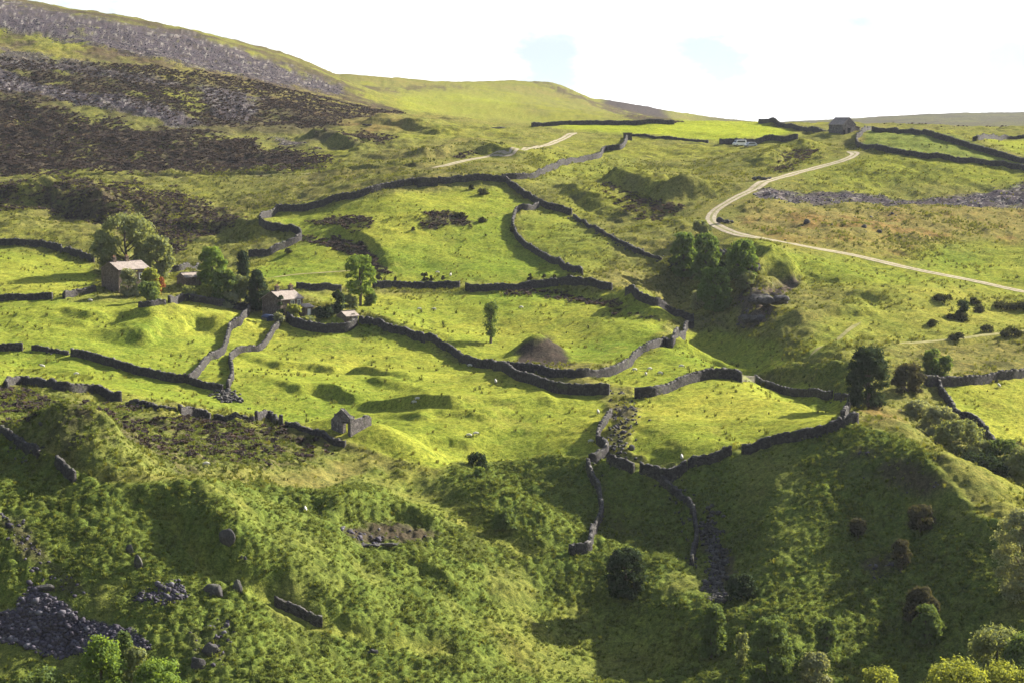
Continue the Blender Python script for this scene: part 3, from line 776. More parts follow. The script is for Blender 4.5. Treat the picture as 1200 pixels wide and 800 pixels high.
def wall(label, px, h=1.5, ruin=0.0, group='dry stone field walls', sub=6, thick=0.56, world=None, rmax=4500.0):
    P = smooth_line(world if world is not None else world_line(px, rmax=rmax), sub)
    seg = np.hypot(*(P[1:] - P[:-1]).T); cum = np.concatenate([[0], np.cumsum(seg)])
    n = max(4, int(cum[-1] / 0.45)); s = np.linspace(0, cum[-1], n)
    q = np.stack([np.interp(s, cum, P[:, 0]), np.interp(s, cum, P[:, 1])], -1)
    sd = len(WALLS) * 13 + 5
    q += np.stack([fbm(s, s * 0, 5, 2, sd), fbm(s, s * 0, 5, 2, sd + 1)], -1) * 0.16
    t = np.gradient(q, axis=0); t /= np.linalg.norm(t, axis=1)[:, None] + 1e-9
    nr = np.stack([-t[:, 1], t[:, 0]], -1)
    gz = ground(q[:, 0], q[:, 1])
    ht = 0.88 * h * (1 + 0.10 * fbm(s, s * 0, 9, 2, sd + 2) + 0.05 * tri_noise3(n))
    if ruin > 0:
        ht *= 1 - ruin * sstep(-0.25, 0.45, fbm(s, s * 0, 6, 2, sd + 3))
        ht = np.maximum(ht, 0.18)
    # body: profile of rough courses
    lv = np.array([-0.45, 0.0, 0.2, 0.4, 0.6, 0.8, 1.0])
    wd = thick * np.array([0.62, 0.58, 0.54, 0.50, 0.46, 0.42, 0.40])
    prof = [(-wd[k], lv[k]) for k in range(7)] + [(wd[k], lv[k]) for k in range(6, -1, -1)]
    m = len(prof)
    V = np.zeros((n, m, 3))
    for k, (o, l) in enumerate(prof):
        off = o + rng.uniform(-0.06, 0.06, n)
        V[:, k, :2] = q + nr * off[:, None]
        V[:, k, 2] = np.where(l < 0, gz + l, gz + l * ht + rng.uniform(-0.035, 0.035, n))
    i = (np.arange(n - 1)[:, None] * m + np.arange(m - 1)[None, :]).ravel()
    Fs = np.stack([i, i + 1, i + m + 1, i + m], -1)
    ends = []
    for e, fl in ((0, False), (n - 1, True)):
        b = e * m
        for k in range(6):
            f = [b + k, b + m - 1 - k, b + m - 2 - k, b + k + 1]
            ends.append(f[::-1] if fl else f)
    Fs = np.vstack([Fs, np.array(ends)])
    org = np.array([q[n // 2, 0], q[n // 2, 1], gz[n // 2]])
    o = link('drystone_wall', np_mesh('drystone_wall', V.reshape(-1, 3) - org, Fs, [M_wall]), label=label, cat='stone wall', group=group, kind='thing')
    o.location = org
    # coping: one row of stones on edge
    h_c = np.where(rng.random(n) > (0.05 + 0.5 * ruin), rng.uniform(0.10, 0.30, n), 0.03)
    w_c = rng.uniform(0.2, 0.32, n)
    pts = []
    for e in (0, 1):                                  # each stone: a section at its start and one at its end
        qq = q.copy(); k2 = np.minimum(np.arange(n) + 1, n - 1)
        if e: qq = q + (q[k2] - q) * 0.93
        zz = gz + ht + (0 if not e else 0) - 0.04
        if e: zz = zz * 0.07 + (gz + ht)[k2] * 0.93 - 0.04 * 0.93
        t_ = rng.uniform(-0.06, 0.06, n)
        sec = [(-w_c, 0), (-w_c * 0.85, h_c + t_), (w_c * 0.85, h_c - t_), (w_c, 0)]
        pts.append(np.stack([np.concatenate([qq + nr * np.asarray(o_)[:, None], (zz + z_)[:, None]], 1) for o_, z_ in sec], 1))
    cvv = np.stack(pts, 1).reshape(-1, 3); ns = 2 * n - 1
    cvv = cvv[:ns * 4]
    i = (np.arange(ns - 1)[:, None] * 4 + np.arange(3)[None, :]).ravel()
    cff = np.vstack([np.stack([i, i + 1, i + 5, i + 4], -1), [[3, 2, 1, 0], [(ns - 1) * 4 + k for k in range(4)]]])
    link('coping', np_mesh('coping', cvv - org, cff, [M_cope]), o)
    # fallen stones at the foot belong to a broken wall
    if ruin > 0.25:
        k = int(n * ruin * 2.2); j = rng.integers(0, n, k)
        xy = q[j] + nr[j] * rng.normal(0, 0.9, k)[:, None] + rng.normal(0, 0.3, (k, 2))
        cen = np.concatenate([xy, (ground(xy[:, 0], xy[:, 1]) + 0.06)[:, None]], 1)
        dims = rng.uniform(0.10, 0.28, (k, 3)); dims[:, 2] *= 0.7
        cv, cf = stones(cen, dims, t[j], 0.9)
        link('fallen_stones', np_mesh('fallen_stones', cv - org, cf, [M_cope]), o, kind='stuff')
    WALLS.append(o)
    return o
wall('long wall winding from the S bend along the central meadow top to the stone fold', [(291, 301), (312, 300), (330, 292), (351, 282), (349, 275), (330, 271), (309, 267), (305, 260), (322, 251), (350, 248), (375, 243), (400, 235), (425, 230), (453, 222), (488, 217)], 1.9)
wall('wall running from the stone fold right and down past the meadow corner', [(513, 215), (545, 213), (587, 213), (600, 220), (613, 230), (633, 241), (652, 247), (670, 253)], 1.8)
wall('low broken wall dropping diagonally down the grassy slope towards the gill trees', [(672, 254), (685, 262), (700, 270), (727, 285), (750, 297), (776, 305)], 1.0, 0.45)
wall('wall zigzagging up the hillside to the square stone pillar', [(588, 211), (610, 210), (630, 207), (645, 200), (657, 194), (667, 192), (685, 189), (703, 185), (707, 178), (728, 175), (733, 168), (735, 162)], 1.7)
wall('wall curving round the right end of the central meadow', [(631, 243), (618, 246), (605, 250), (601, 264), (607, 281), (622, 293), (640, 304), (658, 313), (670, 319), (682, 323)], 1.5)
wall('short straight wall above the right farmhouse left of the tall ash tree', [(347, 337), (370, 340), (400, 341)], 1.4)
wall('straight wall between the tall ash tree and the small gap in the meadow edge', [(437, 337), (470, 338), (500, 338), (538, 338)], 1.7)
wall('wall with saplings behind it closing the bottom of the central meadow', [(545, 340), (580, 340), (625, 337), (650, 335), (670, 332), (695, 334), (717, 340)], 1.6)
wall('short wall on the bare slope between meadow gap and stream', [(734, 346), (750, 352), (766, 358), (780, 364), (800, 372), (812, 377)], 1.7)
wall('long wall sweeping down from the little outbuilding and up to the gill', [(422, 379), (450, 386), (475, 391), (492, 397), (515, 406), (535, 419), (550, 427), (575, 431), (600, 434), (637, 439), (675, 442), (705, 441), (722, 437), (736, 430), (747, 418), (760, 410), (776, 405), (790, 400), (803, 389), (812, 383)], 1.6)
wall('lower wall forking off below the dark spoil heap', [(580, 434), (600, 441), (620, 448), (640, 456), (662, 461), (690, 462), (714, 462)], 1.8)
wall('tall wall arching over the brow above the spur meadow', [(744, 466), (765, 464), (782, 460), (800, 452), (820, 446), (840, 443), (858, 444), (868, 447)], 1.8)
wall('wall right of the field gate leading to the dark tree', [(885, 448), (900, 455), (915, 460), (930, 464), (957, 464), (976, 466)], 1.5, 0.1)
wall('crumbling end of wall beside the big dark tree', [(979, 467), (990, 467), (1001, 466)], 1.0, 0.5)
wall('short wall climbing the right edge of the spur meadow', [(1000, 468), (995, 478), (990, 486), (986, 491)], 1.4)
wall('wall along the lower edge of the spur meadow ending on the brow', [(1006, 496), (990, 500), (975, 505), (955, 511), (937, 515), (915, 519), (900, 523), (885, 527), (868, 531)], 1.5)
wall('piece of wall left of the gap under the spur meadow', [(858, 533), (840, 538), (822, 543), (806, 548)], 1.4)
wall('sagging wall round the lowest corner of the spur meadow', [(803, 550), (795, 557), (785, 563), (775, 562), (765, 557), (750, 553)], 1.7, 0.15)
wall('small wall stub between the rubble stream and the bracken', [(742, 553), (727, 547), (712, 542)], 1.3, 0.1)
wall('crooked wall following the rubble stream down to the bracken edge', [(716, 486), (709, 497), (702, 507), (700, 518), (708, 524), (711, 530), (704, 536), (697, 541), (689, 543)], 1.4, 0.15)
wall('wall dropping straight through the bracken to a short hook', [(689, 546), (692, 557), (697, 566), (702, 574), (703, 588), (705, 600), (702, 612), (697, 624), (692, 638), (687, 646), (676, 648), (667, 648)], 1.35, 0.12)
wall('ruinous wall descending through bracken beside the stony stream cut', [(775, 564), (783, 572), (790, 578), (800, 585), (810, 594), (814, 612), (815, 632), (812, 648), (810, 662)], 1.1, 0.4)
wall('wall stub at the left photo edge between two left fields', [(-25, 411), (0, 411), (27, 411)], 1.4)
wall('gapped and collapsing wall beside the left wall stub', [(38, 410), (52, 411), (66, 413), (80, 416)], 1.0, 0.5)
wall('long wall slanting down across the left fields to the wall junction', [(83, 417), (110, 423), (140, 432), (175, 441), (200, 447), (218, 447)], 1.6)
wall('wall climbing from the junction to the corner below the garden trees', [(220, 449), (228, 443), (236, 434), (243, 424), (254, 419), (262, 413), (266, 402), (268, 391), (275, 382), (284, 374), (293, 364)], 1.5, 0.08)
wall('garden wall along the foot of the cluster of garden trees', [(292, 364), (270, 360), (250, 357), (230, 354), (212, 353), (198, 355)], 1.5)
wall('low rounded wall end below the red leaved shrub', [(194, 356), (184, 357), (174, 359), (163, 360)], 1.0, 0.25)
wall('wall snaking up from the rubble pile to the right farmhouse gable', [(266, 456), (272, 444), (272, 434), (270, 425), (276, 417), (292, 412), (306, 410), (313, 401), (320, 390), (327, 381), (331, 374)], 1.4, 0.1)
wall('short cross wall linking the two lower ends of the winding field walls', [(222, 449), (234, 453), (248, 456), (261, 458)], 1.3, 0.1)
wall('leaning wall corner above the rough heather bank at far left', [(7, 456), (9, 452), (28, 450), (50, 454), (75, 457), (105, 460), (122, 464), (141, 470)], 1.5)
wall('tumbled stretch of wall left of the heather bank', [(154, 471), (164, 473), (176, 476), (190, 479), (205, 482)], 0.9, 0.5)
wall('wall hump over the dark heather bank', [(211, 484), (222, 485), (235, 488), (246, 491)], 1.3, 0.15)
wall('scattered wall remains along the heather bank', [(252, 491), (268, 492), (285, 491), (298, 493)], 1.0, 0.5)
wall('thick wall end on the heather brow above the ruin', [(300, 492), (308, 490), (318, 491), (330, 498)], 1.4)
wall('half buried wall line leading past the ruined barn', [(335, 499), (350, 503), (365, 508), (387, 518), (404, 523)], 0.8, 0.2)
wall('wall remnant on the bracken edge at the far left', [(2, 507), (10, 512), (18, 519), (32, 526), (46, 533)], 1.0, 0.35)
wall('bulky tumbled wall end standing on the bracken rim', [(67, 544), (75, 552), (82, 559), (88, 565)], 1.3, 0.1)
wall('wall under the moor behind the big round tree', [(-20, 287), (0, 288), (25, 288), (50, 289), (68, 294), (85, 300), (110, 308)], 1.8)
wall('short wall at the left photo edge near the left farmhouse', [(-20, 353), (10, 352), (35, 352), (61, 351)], 1.4)
wall('short wall running up to the corner of the left farmhouse', [(74, 350), (88, 347), (100, 345), (112, 342)], 1.4, 0.1)
wall('wall behind the low outbuilding below the moor', [(187, 322), (200, 319), (215, 316), (232, 314)], 1.3)
wall('retaining garden wall in front of the right farmhouse', [(337, 377), (350, 384), (365, 388), (385, 390), (405, 389), (419, 381)], 2.0)
wall('high boundary wall behind the lime green field on the plateau', [(623, 149), (645, 148), (667, 146.8), (690, 146.5), (717, 146.8), (750, 146.5), (790, 146)], 1.7, rmax=790)
wall('thin distant wall along the foot of the lime green field', [(739, 160), (760, 161), (780, 162.5), (800, 165), (830, 168)], 0.8)
wall('wall behind the two parked vehicles', [(843, 169), (860, 169.5), (890, 168.5), (915, 166), (935, 163.5)], 1.9)
wall('wall falling from the skyline to the left of the hilltop barn', None, 1.7, world=[(d_ * math.tan(ray(u_, 400)[0]), d_) for u_, d_ in ((886, 772), (904, 756), (922, 738), (940, 720), (957, 702), (973, 684), (986, 668))])
wall('front wall of the enclosure on the barn field', [(1020, 153), (1010, 158), (1004, 164), (1005, 171), (1010, 174), (1040, 179), (1080, 185), (1130, 191), (1165, 195), (1212, 199)], 1.6)
wall('back wall of the enclosure on the barn field', [(1022, 154), (1050, 156), (1087, 159), (1105, 164), (1125, 171), (1150, 178), (1175, 185), (1212, 195)], 1.7)
wall('distant wall at the right photo edge below the far moor', [(1140, 166), (1150, 164.5), (1175, 163.5), (1212, 163)], 1.5)
wall('long wall above the bright meadow at the right photo edge', [(1084, 451), (1105, 452), (1125, 451), (1140, 450), (1165, 446), (1185, 443), (1215, 440)], 1.7)
wall('wall dividing the shaded corner from the bright right meadow', [(1098, 450), (1102, 458), (1107, 467), (1113, 476), (1118, 484), (1120, 489), (1135, 492), (1148, 501), (1158, 514), (1168, 531)], 1.4)
wall('isolated piece of wall on the bracken slope in the foreground', [(322, 708), (333, 712), (345, 717), (360, 722), (378, 729)], 1.2, 0.2)

# ------------------------------------------------------------------ scattering of small ground growth (each one object)
def scatter(name, label, cat, pts, rot, scl, var, protos, mats):
    """pts (n,3); protos: list of (V, F, matindex). The prototypes travel inside the same mesh; geometry nodes place them."""
    Vs = [pts]; Fs = []; fm = []; pk = [np.zeros(len(pts), np.int32)]; off = len(pts)
    for k, (pv, pf, pm) in enumerate(protos):
        Vs.append(pv); Fs.append(pf + off); fm.append(np.full(len(pf), pm)); pk.append(np.full(len(pv), k + 1, np.int32)); off += len(pv)
    z = off - len(pts)
    at = {'pk': ('INT', np.concatenate(pk)),
          'rot': ('FLOAT_VECTOR', np.vstack([rot, np.zeros((z, 3))]).astype(np.float32)),
          'scl': ('FLOAT_VECTOR', np.vstack([scl, np.ones((z, 3))]).astype(np.float32)),
          'vr': ('INT', np.concatenate([var, np.zeros(z)]).astype(np.int32))}
    me_ = np_mesh(name, np.vstack(Vs), np.vstack(Fs), mats, False, at, np.concatenate(fm))
    o = link(name, me_, label=label, cat=cat, kind='stuff')
    ng = bpy.data.node_groups.new(name, 'GeometryNodeTree')
    ng.interface.new_socket('Geometry', in_out='INPUT', socket_type='NodeSocketGeometry')
    ng.interface.new_socket('Geometry', in_out='OUTPUT', socket_type='NodeSocketGeometry')
    N = ng.nodes.new; LK = ng.links.new
    gi = N('NodeGroupInput'); go = N('NodeGroupOutput')
    def attr(nm, typ):
        a = N('GeometryNodeInputNamedAttribute'); a.data_type = typ; a.inputs['Name'].default_value = nm
        return a.outputs['Attribute']
    pkA = attr('pk', 'INT')
    def sep(k):
        c = N('FunctionNodeCompare'); c.data_type = 'INT'; c.operation = 'EQUAL'
        ins = [i for i in c.inputs if i.enabled and i.type == 'INT']
        LK(pkA, ins[0]); ins[1].default_value = k
        s = N('GeometryNodeSeparateGeometry'); s.domain = 'POINT'
        LK(gi.outputs[0], s.inputs['Geometry']); LK(c.outputs['Result'], s.inputs['Selection'])
        return s.outputs['Selection']
    g2i = N('GeometryNodeGeometryToInstance')
    for k in reversed(range(len(protos))):
        LK(sep(k + 1), g2i.inputs[0])
    iop = N('GeometryNodeInstanceOnPoints')
    LK(sep(0), iop.inputs['Points']); LK(g2i.outputs[0], iop.inputs['Instance'])
    iop.inputs['Pick Instance'].default_value = True
    LK(attr('vr', 'INT'), iop.inputs['Instance Index'])
    e2r = N('FunctionNodeEulerToRotation'); LK(attr('rot', 'FLOAT_VECTOR'), e2r.inputs[0]); LK(e2r.outputs[0], iop.inputs['Rotation'])
    LK(attr('scl', 'FLOAT_VECTOR'), iop.inputs['Scale'])
    LK(iop.outputs[0], go.inputs[0])
    md = o.modifiers.new('scatter', 'NODES'); md.node_group = ng
    return o
def sample(n, wfun, rmin, rmax, seed):
    """random ground points with density wfun(indices); uniform per area inside the view"""
    r_ = np.random.default_rng(seed)
    A = r_.uniform(-HALF - 0.012, HALF + 0.012, n); r = np.sqrt(r_.uniform(rmin ** 2, rmax ** 2, n))
    j = np.clip(np.searchsorted(GA, A), 0, NA - 1); k = np.clip(np.searchsorted(GR, r), 0, NR - 1)
    w = wfun(k, j); ok = r_.random(n) < w
    x, y = (r * np.sin(A))[ok], (r * np.cos(A))[ok]
    return np.stack([x, y, ground(x, y)], -1), k[ok], j[ok]
def frond_clump(nf, seed, spread=0.75, h=0.75, wid=0.16):
    """bracken: arching fronds, each a bent blade with side leaflets"""
    r_ = np.random.default_rng(seed); V = []; Fc = []
    for i in range(nf):
        a = r_.uniform(0, 2 * PI); b0 = r_.uniform(0, 0.28); hh = h * r_.uniform(0.65, 1.15); sp_ = spread * r_.uniform(0.4, 1.0)
        ca_, sa_ = math.cos(a), math.sin(a); w = wid * r_.uniform(0.7, 1.3)
        pts = [(b0, 0), (b0 + sp_ * 0.25, hh * 0.7), (b0 + sp_ * 0.65, hh), (b0 + sp_, hh * r_.uniform(0.6, 0.9))]
        ws = [0.02, w * 0.9, w, 0.02]; st = len(V)
        rr = r_.uniform(-0.35, 0.35)
        for (d, z), ww in zip(pts, ws):
            for sg in (-1, 1):
                V.append((ca_ * d - sa_ * sg * ww, sa_ * d + ca_ * sg * ww, z + sg * ww * rr))
        for k in range(3): Fc.append((st + 2 * k, st + 2 * k + 1, st + 2 * k + 3, st + 2 * k + 2))
    return np.array(V), np.array(Fc)
def tuft(nb, seed, h=0.3, spread=0.18, wid=0.03):
    r_ = np.random.default_rng(seed); V = []; Fc = []
    for i in range(nb):
        a = r_.uniform(0, 2 * PI); d = r_.uniform(0, spread); lean = r_.uniform(0.1, 0.6) * h; hh = h * r_.uniform(0.6, 1.2)
        c, s = math.cos(a), math.sin(a); st = len(V); w = wid
        for (q, z, ww) in ((d, -0.05, w), (d + lean * 0.4, hh * 0.6, w), (d + lean, hh, w * 0.25)):
            for sg in (-1, 1): V.append((c * q - s * sg * ww, s * q + c * sg * ww, z))
        for k in range(2): Fc.append((st + 2 * k, st + 2 * k + 1, st + 2 * k + 3, st + 2 * k + 2))
    return np.array(V), np.array(Fc)
def rock_proto(seed, squash=0.6, n=2):
    r_ = np.random.default_rng(seed)
    import bmesh
    bm = bmesh.new(); bmesh.ops.create_icosphere(bm, subdivisions=n, radius=1.0)
    for p in range(14):                                   # split faces: cut by random planes
        d = r_.normal(size=3); d /= np.linalg.norm(d); c = r_.uniform(0.55, 0.88)
        for v in bm.verts:
            q = np.array(v.co); e = q @ d
            if e > c: v.co = tuple(q - d * (e - c))
    bmesh.ops.triangulate(bm, faces=bm.faces)
    bm.verts.ensure_lookup_table()
    V = np.array([v.co[:] for v in bm.verts]); Fc = np.array([[v.index for v in f.verts] for f in bm.faces]); bm.free()
    V *= np.array([1, r_.uniform(0.6, 0.9), squash])
    return V, Fc
def rnd_rot(n, seed, tilt=0.25):
    r_ = np.random.default_rng(seed)
    return np.stack([r_.uniform(-tilt, tilt, n), r_.uniform(-tilt, tilt, n), r_.uniform(0, 2 * PI, n)], -1)
M_bracken = leaf_mat('bracken_frond', (0.150, 0.182, 0.044), 0.35, 0.3, True)
M_grass = leaf_mat('rough_grass_blade', (0.150, 0.165, 0.048), 0.4, 0.3, True)
M_sedge = leaf_mat('rush_blade', (0.070, 0.080, 0.026), 0.3, 0.3, True)
M_ling = leaf_mat('heather_sprig', (0.060, 0.046, 0.044), 0.2, 0.35, True)
g = NT('scree_stone')
c_ = g.ramp(g.n('ShaderNodeObjectInfo').outputs['Random'], (0.0, (0.05, 0.043, 0.055)), (0.85, (0.088, 0.077, 0.097)), (1.0, (0.16, 0.15, 0.165)))
M_scree = g.done(g.bsdf(g.mix(1.0, c_, g.ramp(g.noise(5, 3, 0.7, g.pos()), (0.3, (0.7, 0.7, 0.7)), (0.7, (1.2, 1.2, 1.2))), 'MULTIPLY'), 0.9, 0.15))
def lumpy(x, y, s, seed): return sstep(-0.35, 0.35, fbm(x, y, s, 2, seed))
# bracken
brm = lambda k, j: CV['bracken'][k, j] * (1 - 0.85 * CV['turf'][k, j]) * (1 - CV['bare'][k, j]) * (1 - CV['scree'][k, j]) * (0.45 + 0.55 * lumpy(X[k, j], Y[k, j], 3.2, 131)) * (0.15 + 0.85 * sstep(-0.5, 0.1, fbm(X[k, j], Y[k, j], 12, 3, 36)))
p_, k_, j_ = sample(230000, brm, 172, 420, 1)
n_ = len(p_); r_ = np.random.default_rng(5); s_ = r_.uniform(0.3, 0.75, n_) * (0.75 + 0.5 * vnoise(p_[:, 0] / 3, p_[:, 1] / 3, 8))
scatter('bracken_cover', 'green bracken covering the foreground slopes in lumpy clumps', 'bracken', p_ + [0, 0, -0.08], rnd_rot(n_, 2), np.stack([s_, s_, s_ * r_.uniform(0.8, 1.3, n_)], -1), r_.integers(0, 4, n_),
        [frond_clump(16, 100 + i, 0.40, 0.50, 0.055) + (0,) for i in range(4)], [M_bracken])
# rough grass and rushes
rgm = lambda k, j: np.clip(1 - CV['meadow'][k, j] * 0.88 - CV['lime'][k, j] - CV['pasture'][k, j] - CV['scree'][k, j] * 0.9 - CV['bare'][k, j] * 0.7, 0.0, 1) * (1 - 0.92 * CV['bracken'][k, j]) * keep[k, j] * (0.06 + 0.94 * sstep(0.0, 0.45, fbm(X[k, j], Y[k, j], 7, 3, 77)))
p_, k_, j_ = sample(150000, rgm, 180, 640, 3)
n_ = len(p_); s_ = r_.uniform(0.7, 1.7, n_)
scatter('rough_grass', 'tufts of rough hill grass all over the unimproved slopes', 'grass', p_, rnd_rot(n_, 4), np.stack([s_, s_, s_], -1), r_.integers(0, 3, n_), [tuft(12, 200 + i, 0.32, 0.22, 0.035) + (0,) for i in range(3)], [M_grass])
rum = lambda k, j: (0.12 + 0.5 * CV['heather'][k, j]) * (1 - CV['bracken'][k, j]) * (1 - CV['lime'][k, j]) * keep[k, j] * sstep(0.1, 0.5, fbm(X[k, j], Y[k, j], 14, 3, 91)) * (1 - 0.8 * CV['meadow'][k, j])
p_, k_, j_ = sample(80000, rum, 250, 640, 6)
n_ = len(p_); s_ = r_.uniform(0.7, 1.5, n_)
scatter('rushes', 'dark clumps of rushes dotted over the damp hillside pasture', 'rushes', p_, rnd_rot(n_, 7), np.stack([s_, s_, s_], -1), r_.integers(0, 3, n_), [tuft(18, 300 + i, 0.55, 0.3, 0.03) + (0,) for i in range(3)], [M_sedge])
# heather
hem = lambda k, j: sstep(0.25, 0.8, CV['heather'][k, j] + 0.35 * fbm(X[k, j], Y[k, j], 8, 3, 72)) * (1 - CV['scree'][k, j] * 0.7) * keep[k, j]
p_, k_, j_ = sample(170000, hem, 270, 820, 8)
n_ = len(p_); s_ = r_.uniform(0.8, 1.8, n_)
scatter('heather_cover', 'dark brown heather on the moor side and rough banks', 'heather', p_ + [0, 0, -0.05], rnd_rot(n_, 9), np.stack([s_, s_, s_ * 0.9], -1), r_.integers(0, 3, n_), [frond_clump(9, 400 + i, 0.42, 0.34, 0.13) + (0,) for i in range(3)], [M_ling])
# scree stones
scm = lambda k, j: np.clip(sstep(0.15, 0.75, CV['scree'][k, j] + 0.25 * fbm(X[k, j], Y[k, j], 8, 3, 72)) + 0.03 * CV['bent'][k, j] * (PU[k, j] > 700) + 0.12 * CV['bare'][k, j] * (RR[k, j] < 300), 0, 1)
pa, ka, ja = sample(130000, scm, 470, 900, 10)
pb, kb, jb = sample(60000, scm, 180, 420, 11)
pc, kc, jc = sample(150000, scm, 205, 262, 13)
pb = np.vstack([pb, pc])
p_ = np.vstack([pa, pb]); n_ = len(p_); s_ = np.concatenate([r_.gamma(2.0, 0.075, len(pa)) + 0.10, r_.gamma(2.0, 0.09, len(pb)) + 0.10])
scatter('scree', 'grey purple scree and loose stone in bands on the fell and in the foreground', 'scree', p_, rnd_rot(n_, 12, 0.6), np.stack([s_, s_, s_], -1), r_.integers(0, 4, n_), [rock_proto(500 + i, 0.6, 1) + (0,) for i in range(4)], [M_scree])

# ------------------------------------------------------------------ solid pieces
class MB:
    def __init__(s): s.V = []; s.F = []; s.M = []
    def box(s, lo, hi, m=0):
        b = len(s.V); (x0, y0, z0), (x1, y1, z1) = lo, hi
        s.V += [(x0, y0, z0), (x1, y0, z0), (x1, y1, z0), (x0, y1, z0), (x0, y0, z1), (x1, y0, z1), (x1, y1, z1), (x0, y1, z1)]
        for f in ((3, 2, 1, 0), (4, 5, 6, 7), (0, 1, 5, 4), (1, 2, 6, 5), (2, 3, 7, 6), (3, 0, 4, 7)):
            s.F.append([b + i for i in f]); s.M.append(m)
        return s
    def prism(s, poly, axis, a, b_, m=0):
        """polygon in the plane across axis ('x': (y,z), 'y': (x,z)), extruded a..b_"""
        b = len(s.V); n = len(poly)
        for t in (a, b_):
            for p, q in poly: s.V.append((t, p, q) if axis == 'x' else (p, t, q))
        s.F.append([b + i for i in range(n)][::-1]); s.F.append([b + n + i for i in range(n)])
        s.M += [m, m]
        for i in range(n):
            j = (i + 1) % n; s.F.append([b + i, b + j, b + n + j, b + n + i]); s.M.append(m)
        return s
    def cyl(s, c, r, h, axis='z', n=10, r2=None, m=0):
        b = len(s.V); r2 = r if r2 is None else r2
        for t, rr in ((0, r), (h, r2)):
            for i in range(n):
                a = 2 * PI * i / n; p, q = rr * math.cos(a), rr * math.sin(a)
                s.V.append((c[0] + p, c[1] + q, c[2] + t) if axis == 'z' else (c[0] + p, c[1] + t, c[2] + q))
        s.F.append([b + i for i in range(n)][::-1]); s.F.append([b + n + i for i in range(n)]); s.M += [m, m]
        for i in range(n):
            j = (i + 1) % n; s.F.append([b + i, b + j, b + n + j, b + n + i]); s.M.append(m)
        return s
    def build(s, name, mats, parent=None, bevel=0, **k):
        me_ = bpy.data.meshes.new(name); me_.from_pydata(s.V, [], s.F)
        for m in (mats if isinstance(mats, (list, tuple)) else [mats]): me_.materials.append(m)
        me_.polygons.foreach_set('material_index', s.M)
        import bmesh
        bm = bmesh.new(); bm.from_mesh(me_); bmesh.ops.recalc_face_normals(bm, faces=bm.faces); bm.to_mesh(me_); bm.free()
        o = link(name, me_, parent, **k)
        if bevel:
            b = o.modifiers.new('bevel', 'BEVEL'); b.width = bevel; b.segments = 2
        return o
def empty(name, loc, rz, label, cat, group=None):
    o = bpy.data.objects.new(name, None); COL.objects.link(o)
    o.location = loc; o.rotation_euler = (0, 0, rz); o.empty_display_size = 0.5
    return set_props(o, label, cat, group)
def house(name, label, cat, corner, gable_px, long_px, eave_px, ridge_px, phi=45, side=-1, windows=(), door=None, chimneys=(), wallm=None, roofm=None, sink=1.6):
    """gabled stone building; corner = photo point of the nearest wall foot. local x along the ridge"""
    p = hit(*corner); s = np.hypot(p[0], p[1]) / F * 1.005
    a = math.radians(phi)
    Wd = gable_px * s / abs(math.sin(a)); Ln = long_px * s / abs(math.cos(a)); he_ = eave_px * s; hr = ridge_px * s
    ux, uy = math.cos(a), math.sin(a)
    cx, cy = -Ln / 2, side * Wd / 2
    org = (p[0] - (cx * ux - cy * uy), p[1] - (cx * uy + cy * ux), p[2])
    root = empty(name, org, a, label, cat)
    h2 = Wd / 2
    MB().prism([(-h2, -sink), (h2, -sink), (h2, he_), (0, hr - 0.06), (-h2, he_)], 'x', -Ln / 2, Ln / 2).build('wall', wallm or M_house, root)
    sl = (hr - he_) / h2; ov = 0.28; t = 0.14
    rf = MB()
    for sg in (-1, 1):
        y1 = sg * (h2 + ov)
        rf.prism([(0, hr), (0, hr + t), (y1, he_ - sl * ov + t), (y1, he_ - sl * ov)], 'x', -Ln / 2 - 0.18, Ln / 2 + 0.18)
    roof = rf.build('roof', roofm or M_slate, root)
    MB().box((-Ln / 2 - 0.2, -0.16, hr + t - 0.03), (Ln / 2 + 0.2, 0.16, hr + t + 0.09)).build('ridge_tile', M_cope, roof)
    for fx in chimneys:
        x = fx * Ln / 2
        c = MB().box((x - 0.38, -0.36, hr - 0.5), (x + 0.38, 0.36, hr + 0.95)).box((x - 0.46, -0.44, hr + 0.953), (x + 0.46, 0.44, hr + 1.08)).build('chimney', wallm or M_house, root)
        MB().cyl((x - 0.16, 0, hr + 1.083), 0.13, 0.4, r2=0.1).cyl((x + 0.18, 0, hr + 1.083), 0.13, 0.35, r2=0.1).build('chimney_pot', M_clay, c)
    for (fx, z, w, h) in windows:
        x = fx * Ln / 2; y = side * h2; o_ = side * 0.05
        f = MB()
        ya, yb = sorted((y - side * 0.02, y + o_))
        for lo, hi in (((x - w / 2 - 0.1, z - 0.12), (x + w / 2 + 0.1, z - 0.003)), ((x - w / 2 - 0.1, z + h + 0.003), (x + w / 2 + 0.1, z + h + 0.16)), ((x - w / 2 - 0.1, z), (x - w / 2, z + h)), ((x + w / 2, z), (x + w / 2 + 0.1, z + h)), ((x - 0.035, z + 0.003), (x + 0.035, z + h - 0.003))):
            f.box((lo[0], ya, lo[1]), (hi[0], yb, hi[1]))
        fr = f.build('window', M_frame, root)
        ya, yb = sorted((y - side * 0.02, y + side * 0.02))
        MB().box((x - w / 2 + 0.002, ya, z + 0.002), (x + w / 2 - 0.002, yb, z + h - 0.002)).build('pane', M_glass, fr)
    if door:
        x = door * Ln / 2; ya, yb = sorted((side * h2 - side * 0.02, side * (h2 + 0.04)))
        MB().box((x - 0.45, ya, 0.0), (x + 0.45, yb, 1.95)).build('door', M_wood, root)
    return root, Ln, Wd, he_, hr, s
